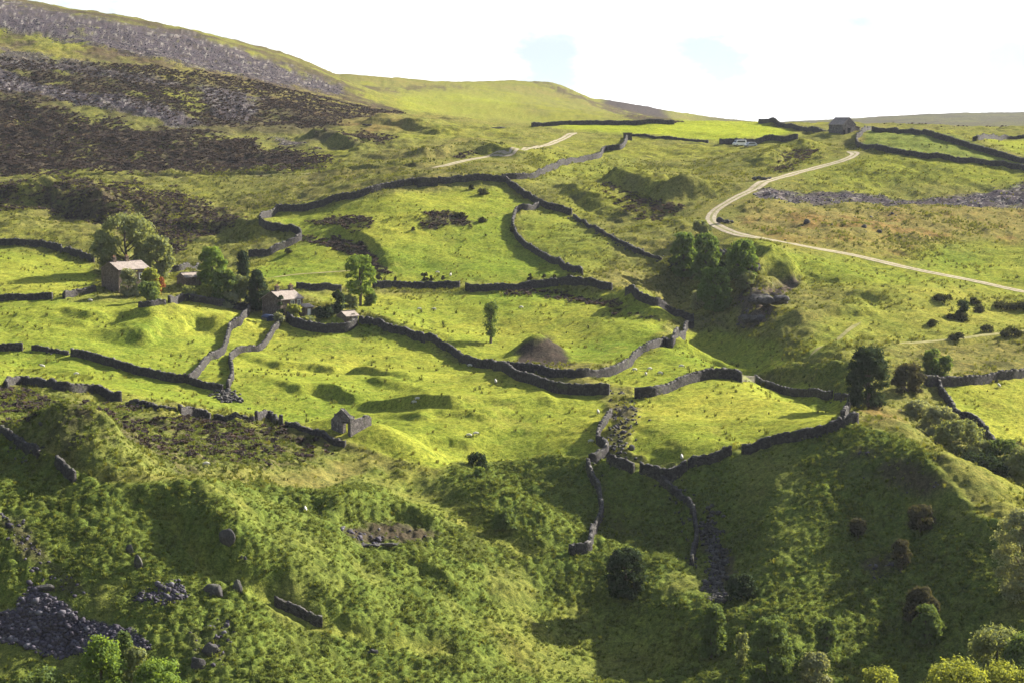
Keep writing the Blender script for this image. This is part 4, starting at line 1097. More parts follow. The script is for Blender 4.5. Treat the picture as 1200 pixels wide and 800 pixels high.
hl = house('farmhouse', 'tall stone farmhouse with two chimneys in front of the big round tree', 'farmhouse', (139.5, 344), 25, 30, 27, 35, 45,
           windows=((-0.45, 2.9, 0.9, 1.1), (0.45, 2.9, 0.9, 1.1), (0.5, 0.6, 0.9, 1.1)), door=-0.1, chimneys=(-0.72, 0.1))
hr_ = house('farmhouse', 'stone farmhouse with pinkish roof and side porch below the straight meadow wall', 'farmhouse', (329.5, 372), 25, 23, 20.5, 29, 46,
            windows=((0.05, 2.3, 0.75, 1.0), (0.62, 2.3, 0.75, 1.0), (0.05, 0.3, 0.8, 0.9)), chimneys=(-0.5, 0.75))
root, Ln, Wd, he_, hq, s = hr_
pw = MB().box((Ln / 2 - 0.9, -Wd / 2 - 1.6, -1.2), (Ln / 2 + 1.5, -Wd / 2 - 0.003, 1.75)).build('porch', M_house, root)
MB().prism([(-Wd / 2 - 1.9, 1.76), (-Wd / 2 - 1.9, 1.88), (-Wd / 2 - 0.01, 2.5), (-Wd / 2 - 0.01, 2.38)], 'x', Ln / 2 - 1.1, Ln / 2 + 1.7).build('porch_roof', M_slate, pw)
MB().box((Ln / 2 - 0.1, -Wd / 2 - 1.64, -0.2), (Ln / 2 + 0.7, -Wd / 2 - 1.603, 1.5)).build('porch_door', M_frame, pw)
house('outbuilding', 'little stone outbuilding with slab roof at the corner of the farm garden wall', 'outbuilding', (405.5, 379), 11, 13, 8.5, 13, 45, door=0.2)
house('outbuilding', 'low stone outbuilding with pale roof behind the garden bushes between the houses', 'outbuilding', (217.5, 335), 12, 18, 9.5, 14, 45, door=0.3)
# hilltop barn with lean-to
hb = house('field_barn', 'dark stone field barn standing on the skyline beside the enclosure', 'barn', (987.5, 158), 17, 13.5, 11.5, 19, 130, side=1, wallm=M_barn)
root, Ln, Wd, he_, hq, s = hb
ln_ = MB().box((-Ln / 2 + 0.6, -Wd / 2 - 2.9, -1.4), (Ln / 2 - 0.6, -Wd / 2 - 0.003, 2.2)).build('lean_to', M_barn, root)
MB().prism([(-Wd / 2 - 3.1, 2.21), (-Wd / 2 - 3.1, 2.33), (-Wd / 2 - 0.01, 2.95), (-Wd / 2 - 0.01, 2.83)], 'x', -Ln / 2 + 0.4, Ln / 2 - 0.4).build('lean_to_roof', M_slate, ln_)
MB().box((-Ln / 2 - 0.03, -0.7, 0), (-Ln / 2 + 0.02, 0.7, 2.1)).build('doorway', M_dark, root)

# ruined barn: one gable standing, low broken side walls
def rough_wall(a, b, tops, th, m, base=-1.2):
    """wall from a to b (xy) with a broken skyline: tops = heights along it"""
    a = np.array(a, float); b = np.array(b, float); d = (b - a) / np.linalg.norm(b - a); nr = np.array([-d[1], d[0]]) * th / 2
    n = len(tops)
    for i in range(n - 1):
        p = a + (b - a) * i / (n - 1); q = a + (b - a) * (i + 1) / (n - 1)
        k = len(m.V)
        for pt, tp in ((p, tops[i]), (q, tops[i + 1])):
            for sg in (-1, 1):
                e = pt + nr * sg
                m.V += [(e[0], e[1], base), (e[0], e[1], tp + rng.uniform(-.05, .05))]
        for f in ((0, 1, 5, 4), (2, 6, 7, 3), (1, 3, 7, 5), (0, 4, 6, 2)):
            m.F.append([k + x for x in f]); m.M.append(0)
        if i == 0: m.F.append([k, k + 2, k + 3, k + 1]); m.M.append(0)
        if i == n - 2: m.F.append([k + 4, k + 5, k + 7, k + 6]); m.M.append(0)
p = hit(411, 512); s = np.hypot(p[0], p[1]) / F; a = math.radians(47)
Wd = 25 * s / math.sin(a); Ln = 23 * s / math.cos(a); H1 = 21 * s; H2 = 31 * s
cx, cy = -Ln / 2, -Wd / 2
root = empty('ruined_barn', (p[0] - (cx * math.cos(a) - cy * math.sin(a)), p[1] - (cx * math.sin(a) + cy * math.cos(a)), p[2]), a, 'roofless ruined stone barn with one standing gable on the bright meadow', 'ruin')
h2 = Wd / 2; d0, d1 = -0.36 * Wd, -0.10 * Wd; yy = lambda y: H1 + (H2 - H1) * (1 - abs(y) / h2)
g_ = MB()
x0, x1 = -Ln / 2, -Ln / 2 + 0.6
g_.prism([(-h2, -1.4), (d0, -1.4), (d0, yy(d0)), (-h2 * 0.8, yy(h2 * 0.8) - 0.1), (-h2, H1 - 0.15)], 'x', x0, x1)
g_.prism([(d0, 2.0), (d1, 2.0), (d1, yy(d1)), (d0, yy(d0))], 'x', x0, x1)
g_.prism([(d1, -1.4), (h2, -1.4), (h2, H1 - 0.35), (h2 * 0.7, yy(h2 * 0.7) - 0.2), (h2 * 0.45, yy(h2 * 0.45)), (0.12, H2), (-0.1, H2 + 0.05), (d1, yy(d1))], 'x', x0, x1)
g_.build('gable', M_barn, root)
MB().prism([(-h2, H1 - 0.1), (-h2, H1 + 0.08), (0, H2 + 0.22), (0, H2 + 0.06)], 'x', x0 - 0.03, x1 + 0.1).build('gable_coping', M_cope, root)
gz_ = lambda t, y: float(ground(root.location.x + (x1 + (Ln / 2 - x1) * t) * math.cos(a) - y * math.sin(a), root.location.y + (x1 + (Ln / 2 - x1) * t) * math.sin(a) + y * math.cos(a))) - root.location.z
tops_ = lambda hs_, y: [h_ + max(0.0, gz_(i_ / (len(hs_) - 1), y)) for i_, h_ in enumerate(hs_)]
m = MB(); rough_wall((x1 + 0.003, -h2 + 0.3), (Ln / 2, -h2 + 0.3), tops_([H1 * .85, H1 * .74, H1 * .7, H1 * .68, H1 * .62, H1 * .68, H1 * .6, H1 * .45], -h2 + .3), 0.6, m); m.build('side_wall', M_barn, root, label='low broken side wall of the ruin')
m = MB(); rough_wall((x1 + 0.003, h2 - 0.3), (Ln / 2, h2 - 0.3), tops_([H1 * .85, H1 * .6, H1 * .5, H1 * .3, H1 * .35, H1 * .2], h2 - .3), 0.6, m); m.build('side_wall', M_barn, root)
MB().box((x0 - 0.04, d0 - 0.2, 2.0), (x0 - 0.003, d1 + 0.2, 2.24)).build('lintel', M_cope, root)

# stone fold on the long wall
p = hit(501, 218); s = np.hypot(p[0], p[1]) / F
root = empty('stone_fold', p, math.radians(6), 'small roofless stone fold built onto the top wall of the central meadow', 'stone hut')
w2 = 12.0 * s; hh = 10.0 * s
m = MB(); rough_wall((-w2, 0), (w2, 0), [hh * .9, hh * .95, hh, hh * .92, hh * .97, hh, hh * .86], 0.6, m, -1); m.build('front_wall', M_wall, root)
m = MB(); rough_wall((-w2, 3.2), (w2, 3.2), [hh * .95, hh, hh * .9, hh * .95], 0.6, m, -1); m.build('back_wall', M_wall, root)
for x in (-w2 + 0.3, w2 - 0.3):
    m = MB(); rough_wall((x, 0.303), (x, 2.897), [hh * .9, hh * .95, hh * .9], 0.6, m, -1); m.build('side_wall', M_wall, root)
# pillar
p = hit(735.5, 163); s = np.hypot(p[0], p[1]) / F
root = empty('stone_pillar', p, math.radians(20), 'square stone pillar at the top end of the zigzag wall', 'pillar')
m = MB(); w2 = 3.9 * s
for k in range(6): m.box((-w2 + rng.uniform(-.08, .08), -w2 + rng.uniform(-.08, .08), -0.6 + k * 0.42), (w2 + rng.uniform(-.08, .08), w2 + rng.uniform(-.08, .08), -0.6 + (k + 1) * 0.42 - 0.004))
m.build('shaft', M_wall, root)
MB().box((-w2 - .12, -w2 - .12, 1.924), (w2 + .12, w2 + .12, 2.12)).build('cap_stone', M_cope, root)
# field gate
pa, pb = hit(869.5, 447.5), hit(884, 448.5)
d = pb - pa; Lg = math.hypot(d[0], d[1]); s = np.hypot(pa[0], pa[1]) / F
root = empty('field_gate', tuple(pa), math.atan2(d[1], d[0]), 'pale wooden five bar gate in the wall above the spur meadow', 'gate')
dz = d[2] / Lg
def slp(m_, x0_, x1_, z0_, z1_, th=0.04):
    m_.prism([(x0_, z0_ + dz * x0_), (x1_, z0_ + dz * x1_), (x1_, z1_ + dz * x1_), (x0_, z1_ + dz * x0_)], 'y', -th, th)
for x in (0.0, Lg):
    m = MB(); m.box((x - 0.09, -0.09, -0.5 + dz * x), (x + 0.09, 0.09, 1.35 + dz * x)); m.build('gate_post', M_wood, root, 0.01)
m = MB()
for z in (0.2, 0.42, 0.64, 0.88, 1.12): slp(m, 0.13, Lg - 0.13, z, z + 0.09, 0.018)
m.build('bars', M_wood, root)
m = MB()
for x in (0.13, Lg - 0.25): m.box((x, 0.02, 0.12 + dz * x), (x + 0.1, 0.06, 1.26 + dz * x))
m.prism([(0.2, 0.2), (0.32, 0.2), (Lg - 0.2, 1.15 + dz * Lg), (Lg - 0.32, 1.15 + dz * Lg)], 'y', 0.021, 0.05)
m.build('gate_frame', M_wood, root)
# tarpaulin heap at the farmhouse gable
p = hit(314, 375)
root = empty('log_pile', p, math.radians(-45), 'dark blue sheeted log pile against the farmhouse gable', 'log pile')
m = MB(); m.prism([(-1.0, -0.4), (1.0, -0.4), (0.95, 0.75), (0.4, 1.15), (-0.4, 1.1), (-0.95, 0.7)], 'x', -1.1, 1.1); m.build('tarpaulin', M_tarp, root, 0.12)
m = MB()
for r in range(3):
    for c in range(6): m.cyl((-0.8 + c * 0.3 + (r % 2) * 0.15, -1.06, 0.0 + r * 0.2), 0.11, 0.3, 'y', 8)
m.build('logs', M_wood, root)
# vehicles
def vehicle(label, u, v, rz, paint, van):
    p = hit(u, v)
    root = empty('parked_car', p, rz, label, 'car', 'vehicles parked at the wall')
    if van: prof = [(-2.2, .35), (2.2, .35), (2.25, .95), (1.75, 1.15), (1.25, 1.95), (-2.1, 2.0), (-2.25, 1.2)]
    else: prof = [(-2.1, .32), (2.1, .32), (2.15, .75), (1.2, .95), (.55, 1.5), (-1.3, 1.52), (-2.05, .98), (-2.15, .7)]
    MB().prism(prof, 'y', -0.85, 0.85).build('body', paint, root, 0.07)
    zt = 1.25 if van else 0.98; z2 = 1.8 if van else 1.42
    win = MB()
    for y in (-0.866, 0.852):
        win.prism([(1.35 if van else 1.0, zt), (1.15 if van else .55, z2), (-1.6 if van else -1.2, z2), (-1.7 if van else -1.65, zt)], 'y', y, y + 0.014)
    win.build('side_window', M_glass, root)
    x0, x1 = (1.74, 1.3) if van else (1.18, .62)
    k = MB(); zz0, zz1 = (1.2, 1.86) if van else (.99, 1.42)
    k.V += [(x0 + .03, -.72, zz0), (x0 + .03, .72, zz0), (x1 + .03, .68, zz1), (x1 + .03, -.68, zz1)]; k.F.append([0, 1, 2, 3]); k.M.append(0)
    k.build('windscreen', M_glass, root)
    for sx in (-1.35, 1.35):
        for sy in (-0.86, 0.66):
            w = MB().cyl((sx, sy, 0.32), 0.33, 0.2, 'y', 16).build('wheel', M_tyre, root)
            MB().cyl((sx, sy + (-0.012 if sy < 0 else 0.012), 0.32), 0.19, 0.2, 'y', 12).build('rim', M_silver, w)
    for sy in (-.6, .6):
        xx = 2.2 if van else 2.1
        MB().box((xx - .02, sy - .18, .68), (xx + .08, sy + .18, .85)).build('headlight', M_frame, root)
vehicle('white van parked against the wall below the lime green field', 866.5, 171.5, math.radians(205), M_white, True)
vehicle('silver car parked to the right of the white van', 879, 172.5, math.radians(200), M_silver, False)

# ------------------------------------------------------------------ boulders and outcrops
def boulder(label, u, v, w_px, h_px, cat='boulder', parts=1, sq=None, name='boulder', mat=None):
    p = hit(u, v); s = np.hypot(p[0], p[1]) / F
    Vs = []; Fs = []; o = 0
    for k in range(parts):
        pv, pf = rock_proto(int(u * 7 + v * 3 + k * 11), 1.0, 3)
        f = 1.0 if parts == 1 else rng.uniform(0.22, 0.5)
        pv = pv * np.array([w_px * s / 2 * f, w_px * s / 2 * f * 0.8, h_px * s * 0.62 * f])
        nn = fbm(pv[:, 0] + k * 9 + pv[:, 2], pv[:, 1] + pv[:, 2], 0.5 * w_px * s / 2 + 0.2, 3, int(u))[:, None]
        pv = pv * (1 + 0.16 * nn)
        if parts > 1: pv = pv + np.array([(k / (parts - 1) - 0.5) * w_px * s * (0.75 if parts > 3 else 0.4), rng.uniform(-.5, .5) * h_px * s * (0.6 if parts > 3 else 0.2), rng.uniform(0, .2) * h_px * s])
        Vs.append(pv + [0, 0, h_px * s * 0.12]); Fs.append(pf + o); o += len(pv)
    ob = link(name, np_mesh(name, np.vstack(Vs), np.vstack(Fs), [mat or M_rock]), label=label, cat=cat)
    ob.location = p; ob.rotation_euler = (0, 0, rng.uniform(-.4, .4))
boulder('grey boulder with a flat top on the bracken rim below the heather bank', 264, 632, 25, 20)
boulder('arched dark slab of rock in the bracken above the foreground scree', 251, 695, 32, 18)
boulder('jagged rock piece right of the arched dark slab', 279, 690, 14, 16)
boulder('upper grey rock of the pair near the bottom left', 246, 764, 24, 18)
boulder('lower grey rock of the pair near the bottom left', 232, 780, 22, 18)
boulder('dark upright rock in the bracken left of the bracken rim', 162, 664, 16, 22)
boulder('small dark rock at the tip of the upper left bracken', 152, 646, 12, 14)
boulder('dark rock ledge low on the middle bracken slope', 436, 766, 22, 12, parts=3)
boulder('rock ledge exposed in the dark bare patch of the bracken slope', 440, 640, 46, 10, 'rock outcrop', 5, name='rock_outcrop')
boulder('small grey rocks beside the bracken rim above the wall remnant', 285, 655, 12, 9, parts=2)
boulder('dark stone slab at the top of the foreground scree', 52, 690, 24, 10)
boulder('dark crag of broken rock above the gill on the right bank', 900, 358, 50, 24, 'crag', 14, name='rock_crag', mat=M_crag)
boulder('lower crag in the shaded gill left of the grass slope', 884, 378, 34, 18, 'crag', 11, name='rock_crag', mat=M_crag)
boulder('pale rocks stepping down beside the gill trees', 884, 320, 16, 20, 'rock outcrop', 5, name='rock_outcrop')
boulder('thin rock ledges between the two upper gill trees', 850, 298, 20, 14, 'rock outcrop', 5, name='rock_outcrop')
boulder('dark rock face beside the upper stream bend', 893, 211, 22, 9, 'rock outcrop', 4, name='rock_outcrop')
boulder('dark rocks in the roadside cutting at the track bend', 850, 262, 20, 12, 'rock outcrop', 4, name='rock_outcrop')
boulder('large dark boulder in the rubble stream above the wall stub', 740, 527, 13, 9)
boulder('big grey boulder on the reddish grass of the right hill', 945, 262, 9, 7)
boulder('grey boulder right of the big one on the reddish hill grass', 1013, 267, 8, 5)
boulder('rounded grey boulder furthest right on the reddish hill grass', 1031, 272, 7, 5)
boulder('pale flat stone lying in the rough heather bank', 48, 497, 7, 6)
boulder('grey stones on the meadow above the wall to the farmhouse', 292, 479, 7, 5, parts=2)
boulder('dark rock lumps on the far fell left of the hill track', 430, 148, 14, 5, 'rock outcrop', 3, name='rock_outcrop')
boulder('row of dark rocks on the grassy fell above the hill track', 583, 151, 22, 4, 'rock outcrop', 5, name='rock_outcrop')
def rubble(label, px, w, n, seed, smin=.12, smax=.42):
    P = smooth_line(world_line(px), 5); r2 = np.random.default_rng(seed)
    i = r2.integers(0, len(P) - 1, n); t = r2.random(n)[:, None]
    q = P[i] * (1 - t) + P[i + 1] * t + r2.normal(0, w, (n, 2))
    d = r2.uniform(smin, smax, (n, 3)); d[:, 2] *= 0.7
    cv, cf = stones(np.concatenate([q, (ground(q[:, 0], q[:, 1]) + 0.06)[:, None]], 1), d, np.stack([np.cos(d[:, 0] * 90), np.sin(d[:, 0] * 90)], -1), 0.7, 0.25)
    link('stream_rubble', np_mesh('stream_rubble', cv, cf, [M_cope]), label=label, cat='stones', kind='stuff')
rubble('loose stones filling the dry stream bed between meadow and spur', [(728, 458), (733, 475), (731, 492), (724, 510), (722, 530), (728, 545)], 1.3, 170, 1, .10, .28)
rubble('stones strewn down the narrow stream cut in the bracken', [(828, 608), (834, 625), (838, 642), (846, 658), (838, 675), (836, 690), (842, 708)], 0.7, 300, 2)
rubble('rubble heap where the winding wall ends in the meadow', [(262, 458), (266, 466), (272, 470)], 1.0, 140, 3)

# ------------------------------------------------------------------ trees and bushes
def tube(pts, rad, n=6):
    pts = np.asarray(pts, float); rad = np.asarray(rad, float); V = []; Fc = []
    for i, p in enumerate(pts):
        d = pts[min(i + 1, len(pts) - 1)] - pts[max(i - 1, 0)]; d /= np.linalg.norm(d) + 1e-9
        a = np.cross(d, [0.3, 0.9, 0.1]); a /= np.linalg.norm(a) + 1e-9; b = np.cross(d, a)
        for k in range(n):
            t = 2 * PI * k / n; V.append(p + rad[i] * (math.cos(t) * a + math.sin(t) * b))
    for i in range(len(pts) - 1):
        for k in range(n):
            Fc.append((i * n + k, i * n + (k + 1) % n, (i + 1) * n + (k + 1) % n, (i + 1) * n + k))
    return np.array(V), np.array(Fc)
TREES = []
def tree(name, label, u, base, top, w_px, kind, style='round', group=None, dens=1.0, lf=2.0, d=None, cat=None, bare=0.0):
    """u: photo column; base: photo row of the foot (or d: distance of the foot); top: photo row of the crown top; w_px crown width"""
    r2 = np.random.default_rng(len(TREES) * 31 + 17)
    if d is None:
        p = hit(u, base)
    else:
        A, _ = ray(u, 400); r = d / math.cos(A); x, y = r * math.sin(A), r * math.cos(A)
        p = np.array([x, y, float(ground(x, y))])
    r = math.hypot(p[0], p[1]); s = r / F * 1.01
    ztop = ray(u, top)[1] * r
    H = max(ztop - p[2], 0.6); W = w_px * s
    lo = bare * H
    R = W / 2; hc = (H - lo)
    area = (W / s) * (hc / s)
    nl = int(np.clip(area * 9.0 / (lf * lf) * 1.6 * dens, 90, 16000))
    nc = int(np.clip(area / 17, 7, 120))
    def env(t):
        if style == 'cone': return np.clip((1 - t) ** 0.8 * (0.55 + 0.9 * np.minimum(t * 4, 1) * 0.5), 0, 1)
        if style == 'column': return np.sqrt(np.clip(1 - np.abs(2 * t - 1) ** 2.6, 0, 1)) * (0.75 + 0.25 * t)
        if style == 'bush': return np.sqrt(np.clip(1 - np.clip((t - 0.25) / 0.75, 0, 1) ** 2, 0, 1))
        return np.sqrt(np.clip(1 - (np.abs(t - 0.42) / 0.58) ** 2.2, 0, 1))
    t = r2.uniform(0.0, 0.97, nc * 3); a = r2.uniform(0, 2 * PI, nc * 3)
    rr = env(t) * R * r2.uniform(0.25, 1, nc * 3) ** 0.45
    rc = np.clip(1.12 * math.sqrt(W * hc / nc), 0.2, R * 0.6)
    c = np.stack([rr * np.cos(a), rr * np.sin(a), lo + t * hc], -1)[:nc]
    # lopsided outline: push some clumps, drop others
    cs = rc * r2.uniform(0.6, 1.25, nc)
    c[:, :2] *= np.maximum(0.2, (R - cs * 0.5) / R)[:, None]
    c[:, 2] = np.minimum(c[:, 2], H - cs * 0.75); c[:, 2] = np.maximum(c[:, 2], lo + 0.04 * hc)
    if style == 'open': cs *= 0.8
    i = r2.choice(nc, nl, p=cs ** 2 / np.sum(cs ** 2))
    dv = r2.normal(size=(nl, 3)); dv /= np.linalg.norm(dv, axis=1)[:, None]; dv[:, 2] = np.where(dv[:, 2] < -0.55, -dv[:, 2] * 0.5, dv[:, 2])
    pos = c[i] + dv * (cs[i] * r2.uniform(0.35, 1.2, nl) ** 0.8)[:, None] * [1, 1, 0.85]
    pos += r2.normal(0, 0.12 * rc, (nl, 3))
    pos[:, 2] = np.maximum(pos[:, 2], 0.05)
    nrm = dv + r2.normal(0, 0.55, (nl, 3)) + [0, 0, 0.35]; nrm /= np.linalg.norm(nrm, axis=1)[:, None]
    tx = np.cross(nrm, r2.normal(size=(nl, 3))); tx /= np.linalg.norm(tx, axis=1)[:, None] + 1e-9; ty = np.cross(nrm, tx)
    sz = lf * s * r2.uniform(0.55, 1.2, nl)[:, None] * 0.72
    q = np.stack([pos - tx * sz * 1.35, pos + ty * sz * 0.7 + nrm * sz * 0.2, pos + tx * sz * 1.35, pos - ty * sz * 0.7 + nrm * sz * 0.2], 1).reshape(-1, 3)
    root = empty(name, p, 0, label, cat or ('tree' if 'tree' in name else 'shrub'), group)
    link('crown', np_mesh('crown', q, np.arange(nl * 4).reshape(-1, 4), [LEAF[kind]]), root)
    Vs = []; Fs = []; o = 0
    def add(pts, rad):
        nonlocal o
        v_, f_ = tube(pts, rad); Vs.append(v_); Fs.append(f_ + o); o += len(v_)
    if style == 'bush':
        for k in range(5):
            e = c[k % nc]; add([[0.1 * k - .2, 0.05 * k, -0.3], [e[0] * .4, e[1] * .4, max(e[2] * .5, .1)], e], [0.05 * H / 2 + .02, 0.03 * H / 2 + .015, 0.01])
        link('stems', np_mesh('stems', np.vstack(Vs), np.vstack(Fs), [M_bark], True), root)
    else:
        tr = 0.028 * H + 0.03
        add([[0, 0, -0.6], [0, 0, 0.1], [0.02 * H, 0, H * .3], [-.01 * H, .01 * H, H * .6], [0, 0, H * .88]], [tr * 1.5, tr * 1.15, tr * .85, tr * .5, tr * .12])
        for k in range(min(nc, 9)):
            e = c[k]; z0 = max(lo * 0.8, min(e[2] * 0.6, H * .6)); add([[0, 0, z0], [e[0] * .5, e[1] * .5, (z0 + e[2]) / 2 + .05 * H], e], [tr * .45, tr * .28, tr * .06])
        link('trunk', np_mesh('trunk', np.vstack(Vs), np.vstack(Fs), [M_bark], True), root)
    TREES.append(root)
    return root
G1 = 'trees and shrubs round the two farmhouses'
tree('sycamore_tree', 'huge rounded grey green tree towering behind the left farmhouse', 147, 322, 251, 76, 'ash', 'round', G1)
tree('sycamore_tree', 'lower rounded tree joined to the right side of the huge tree', 185, 326, 277, 38, 'ash', 'round', G1)
tree('garden_shrub', 'grey green willowy shrub against the left farmhouse front', 151, 346, 316, 22, 'grey', 'bush', G1)
tree('garden_shrub', 'yellow green shrub at the right end of the left farmhouse', 176, 346, 314, 20, 'yellow', 'bush', G1)
tree('garden_shrub', 'orange red leaved shrub beside the yellow green shrub', 187, 345, 325, 13, 'red', 'bush', G1, lf=1.6)
tree('garden_shrub', 'low green shrub in front of the yellow green shrub', 173, 353, 331, 25, 'mid', 'bush', G1)
tree('sycamore_tree', 'bright green rounded tree right of the low outbuilding', 249, 335, 290, 34, 'bright', 'round', G1)
tree('conifer_tree', 'narrow dark conifer behind the cluster of garden trees', 285, 330, 295, 17, 'dark', 'cone', G1)
tree('garden_shrub', 'pale rounded bush at the left of the garden cluster', 222, 351, 334, 20, 'ash', 'bush', G1)
tree('garden_shrub', 'yellowish bush under the bright green rounded tree', 240, 352, 333, 24, 'yellow', 'bush', G1)
tree('thorn_tree', 'mid green tree in the middle of the garden cluster', 263, 356, 316, 34, 'mid', 'round', G1)
tree('thorn_tree', 'loose green tree between the middle tree and the yew', 281, 359, 322, 24, 'ash', 'round', G1)
tree('garden_shrub', 'small grey bush at the foot of the garden cluster', 268, 360, 342, 22, 'grey', 'bush', G1)
tree('yew_tree', 'broad dark yew just left of the right farmhouse', 302, 363, 317, 36, 'dark', 'cone', G1)
tree('ash_tree', 'tall pale ash with bare trunk above the right farmhouse', 422, 358, 299, 38, 'bright', 'open', G1, 0.62, 1.8, bare=0.22)
tree('yew_bush', 'dark pointed bush left of the tall pale ash', 396, 366, 341, 17, 'dark', 'cone', G1, cat='shrub')
tree('garden_shrub', 'low dark hedge in the garden of the right farmhouse', 379, 371, 359, 24, 'dark', 'bush', G1)
tree('garden_shrub', 'small bush to the right of the ash trunk', 434, 358, 344, 14, 'mid', 'bush', G1)
tree('garden_shrub', 'pale undergrowth to the left of the ash trunk', 410, 360, 346, 18, 'ash', 'bush', G1)
tree('garden_shrub', 'yellow topped bush in front of the right farmhouse porch', 345, 376, 357, 16, 'yellow', 'bush', G1)
tree('climbing_plant', 'ivy climbing the corner of the right farmhouse', 328.5, 376, 347, 7, 'dark', 'column', G1, cat='plant')
tree('garden_shrub', 'grey bush where the snaking wall meets the farmhouse', 327, 380, 367, 13, 'grey', 'bush', G1)
tree('garden_shrub', 'low green border bush on the garden retaining wall', 362, 383, 371, 16, 'ash', 'bush', G1)
tree('rowan_tree', 'slim lone tree standing in the hollow below the central meadow', 575, 402, 352, 15, 'mid', 'column', None, 0.5, 1.8, bare=0.16)
G2 = 'trees growing in the gill'
tree('gill_tree', 'left upper tree of the dark clump in the gill', 801, 324, 273, 31, 'gill', 'round', G2)
tree('gill_tree', 'middle upper tree of the dark clump in the gill', 828, 330, 274, 33, 'gill', 'round', G2)
tree('gill_tree', 'right upper tree of the gill clump under the track', 869, 326, 281, 37, 'gill', 'round', G2)
tree('gill_tree', 'lowest tree of the gill clump with lighter top', 838, 364, 312, 40, 'gill', 'round', G2)
tree('gill_bush', 'rounded bush at the top of the gill beside the track bend', 823, 279, 258, 24, 'ash', 'bush', G2)
tree('gill_bush', 'grey bush left of the lowest gill tree', 817, 362, 342, 17, 'grey', 'bush', G2)
tree('gill_bush', 'pale scrub beside the rocks under the right upper gill tree', 874, 338, 318, 24, 'ash', 'bush', G2)
tree('gill_bush', 'small dark bush at the left foot of the gill clump', 790, 318, 302, 14, 'dark', 'bush', G2)
tree('gill_bush', 'dark scrub between the upper gill trees', 850, 330, 306, 20, 'dark', 'bush', G2)
G3 = 'trees and scrub along the lower stream'
tree('oak_tree', 'large very dark tree where the right wall meets the stream', 1017, 476, 407, 49, 'dark', 'round', G3)
tree('copper_bush', 'reddish brown bush right of the large dark tree', 1064, 458, 425, 38, 'brown', 'bush', G3)
tree('thorn_tree', 'left lobe of the small pair of trees on the right wall', 1092, 440, 409, 23, 'mid', 'round', G3)
tree('thorn_tree', 'smaller right lobe of the pair of trees on the right wall', 1108, 441, 417, 14, 'mid', 'round', G3)
tree('willow_scrub', 'small grey willow below the reddish brown bush', 1078, 0, 469, 34, 'grey', 'bush', G3, d=325)
tree('willow_scrub', 'grey willow overlapping the small willow on its right', 1103, 0, 476, 46, 'grey', 'bush', G3, d=318)
tree('willow_scrub', 'broad grey green willow in the middle of the stream scrub', 1127, 0, 492, 70, 'ash', 'bush', G3, d=308)
tree('willow_scrub', 'dark lower mass of scrub behind the spur rim', 1150, 0, 532, 74, 'dark', 'bush', G3, d=300)
tree('willow_scrub', 'leafy scrub tree at the right end of the dividing wall', 1178, 0, 514, 52, 'mid', 'bush', G3, d=306)
tree('willow_scrub', 'grey green scrub at the right photo edge by the stream', 1206, 0, 524, 64, 'ash', 'bush', G3, d=300)
tree('willow_scrub', 'dark bush under the right edge scrub', 1190, 0, 572, 50, 'dark', 'bush', G3, d=284)
G4 = 'bushes on the bracken slopes'
tree('holly_bush', 'round dark bush standing alone on the middle bracken slope', 733, 698, 643, 48, 'dark', 'round', G4, 1.2, bare=0.0)
tree('thorn_bush', 'grey green bush on the slope left of the stream mouth', 836, 768, 708, 32, 'mid', 'bush', G4)
tree('thorn_bush', 'thin sapling right of the grey green bush', 869, 778, 742, 16, 'ash', 'column', G4, 0.5)
tree('thorn_bush', 'large grey bush at the lower middle edge of the photo', 903, 812, 722, 56, 'mid', 'bush', G4)
tree('thorn_bush', 'dark upright bush right of the large grey bush', 967, 778, 724, 28, 'mid', 'column', G4)
tree('thorn_bush', 'pale bushy mound below the dark upright bush', 955, 812, 764, 40, 'grey', 'bush', G4)
tree('thorn_bush', 'brownish topped bush in the shaded fold of the spur', 1079, 728, 687, 42, 'brown', 'bush', G4)
tree('thorn_bush', 'dark green bush below the brownish topped one', 1086, 752, 708, 36, 'mid', 'bush', G4)
tree('hawthorn_tree', 'small brown hawthorn on the left of the shaded spur', 1006, 629, 607, 22, 'brown', 'round', G4, bare=0.2)
tree('hawthorn_tree', 'small brown hawthorn near the bare patch of the spur', 1056, 670, 632, 21, 'brown', 'round', G4, bare=0.2)
tree('hawthorn_tree', 'wider brown hawthorn highest on the shaded spur', 1079, 622, 592, 36, 'brown', 'round', G4, bare=0.15)
tree('gorse_bush', 'upper dark bush in the meadow below the ruined barn', 559, 547, 530, 21, 'dark', 'bush', G4)
tree('gorse_bush', 'lower dark bush just beneath the upper meadow bush', 560, 558, 547, 15, 'mid', 'bush', G4)
tree('gorse_bush', 'low green bush half hidden behind the bracken rim', 590, 618, 595, 28, 'mid', 'bush', G4)
tree('scrub_bush', 'low scrub bush in the dark gully right of the stream cut', 868, 700, 672, 40, 'dark', 'bush', G4, 0.8)
tree('big_ash_tree', 'large pale leaved tree cut by the right photo edge', 1200, 702, 597, 72, 'grey', 'round', None)
G5 = 'treetops along the bottom of the photo'
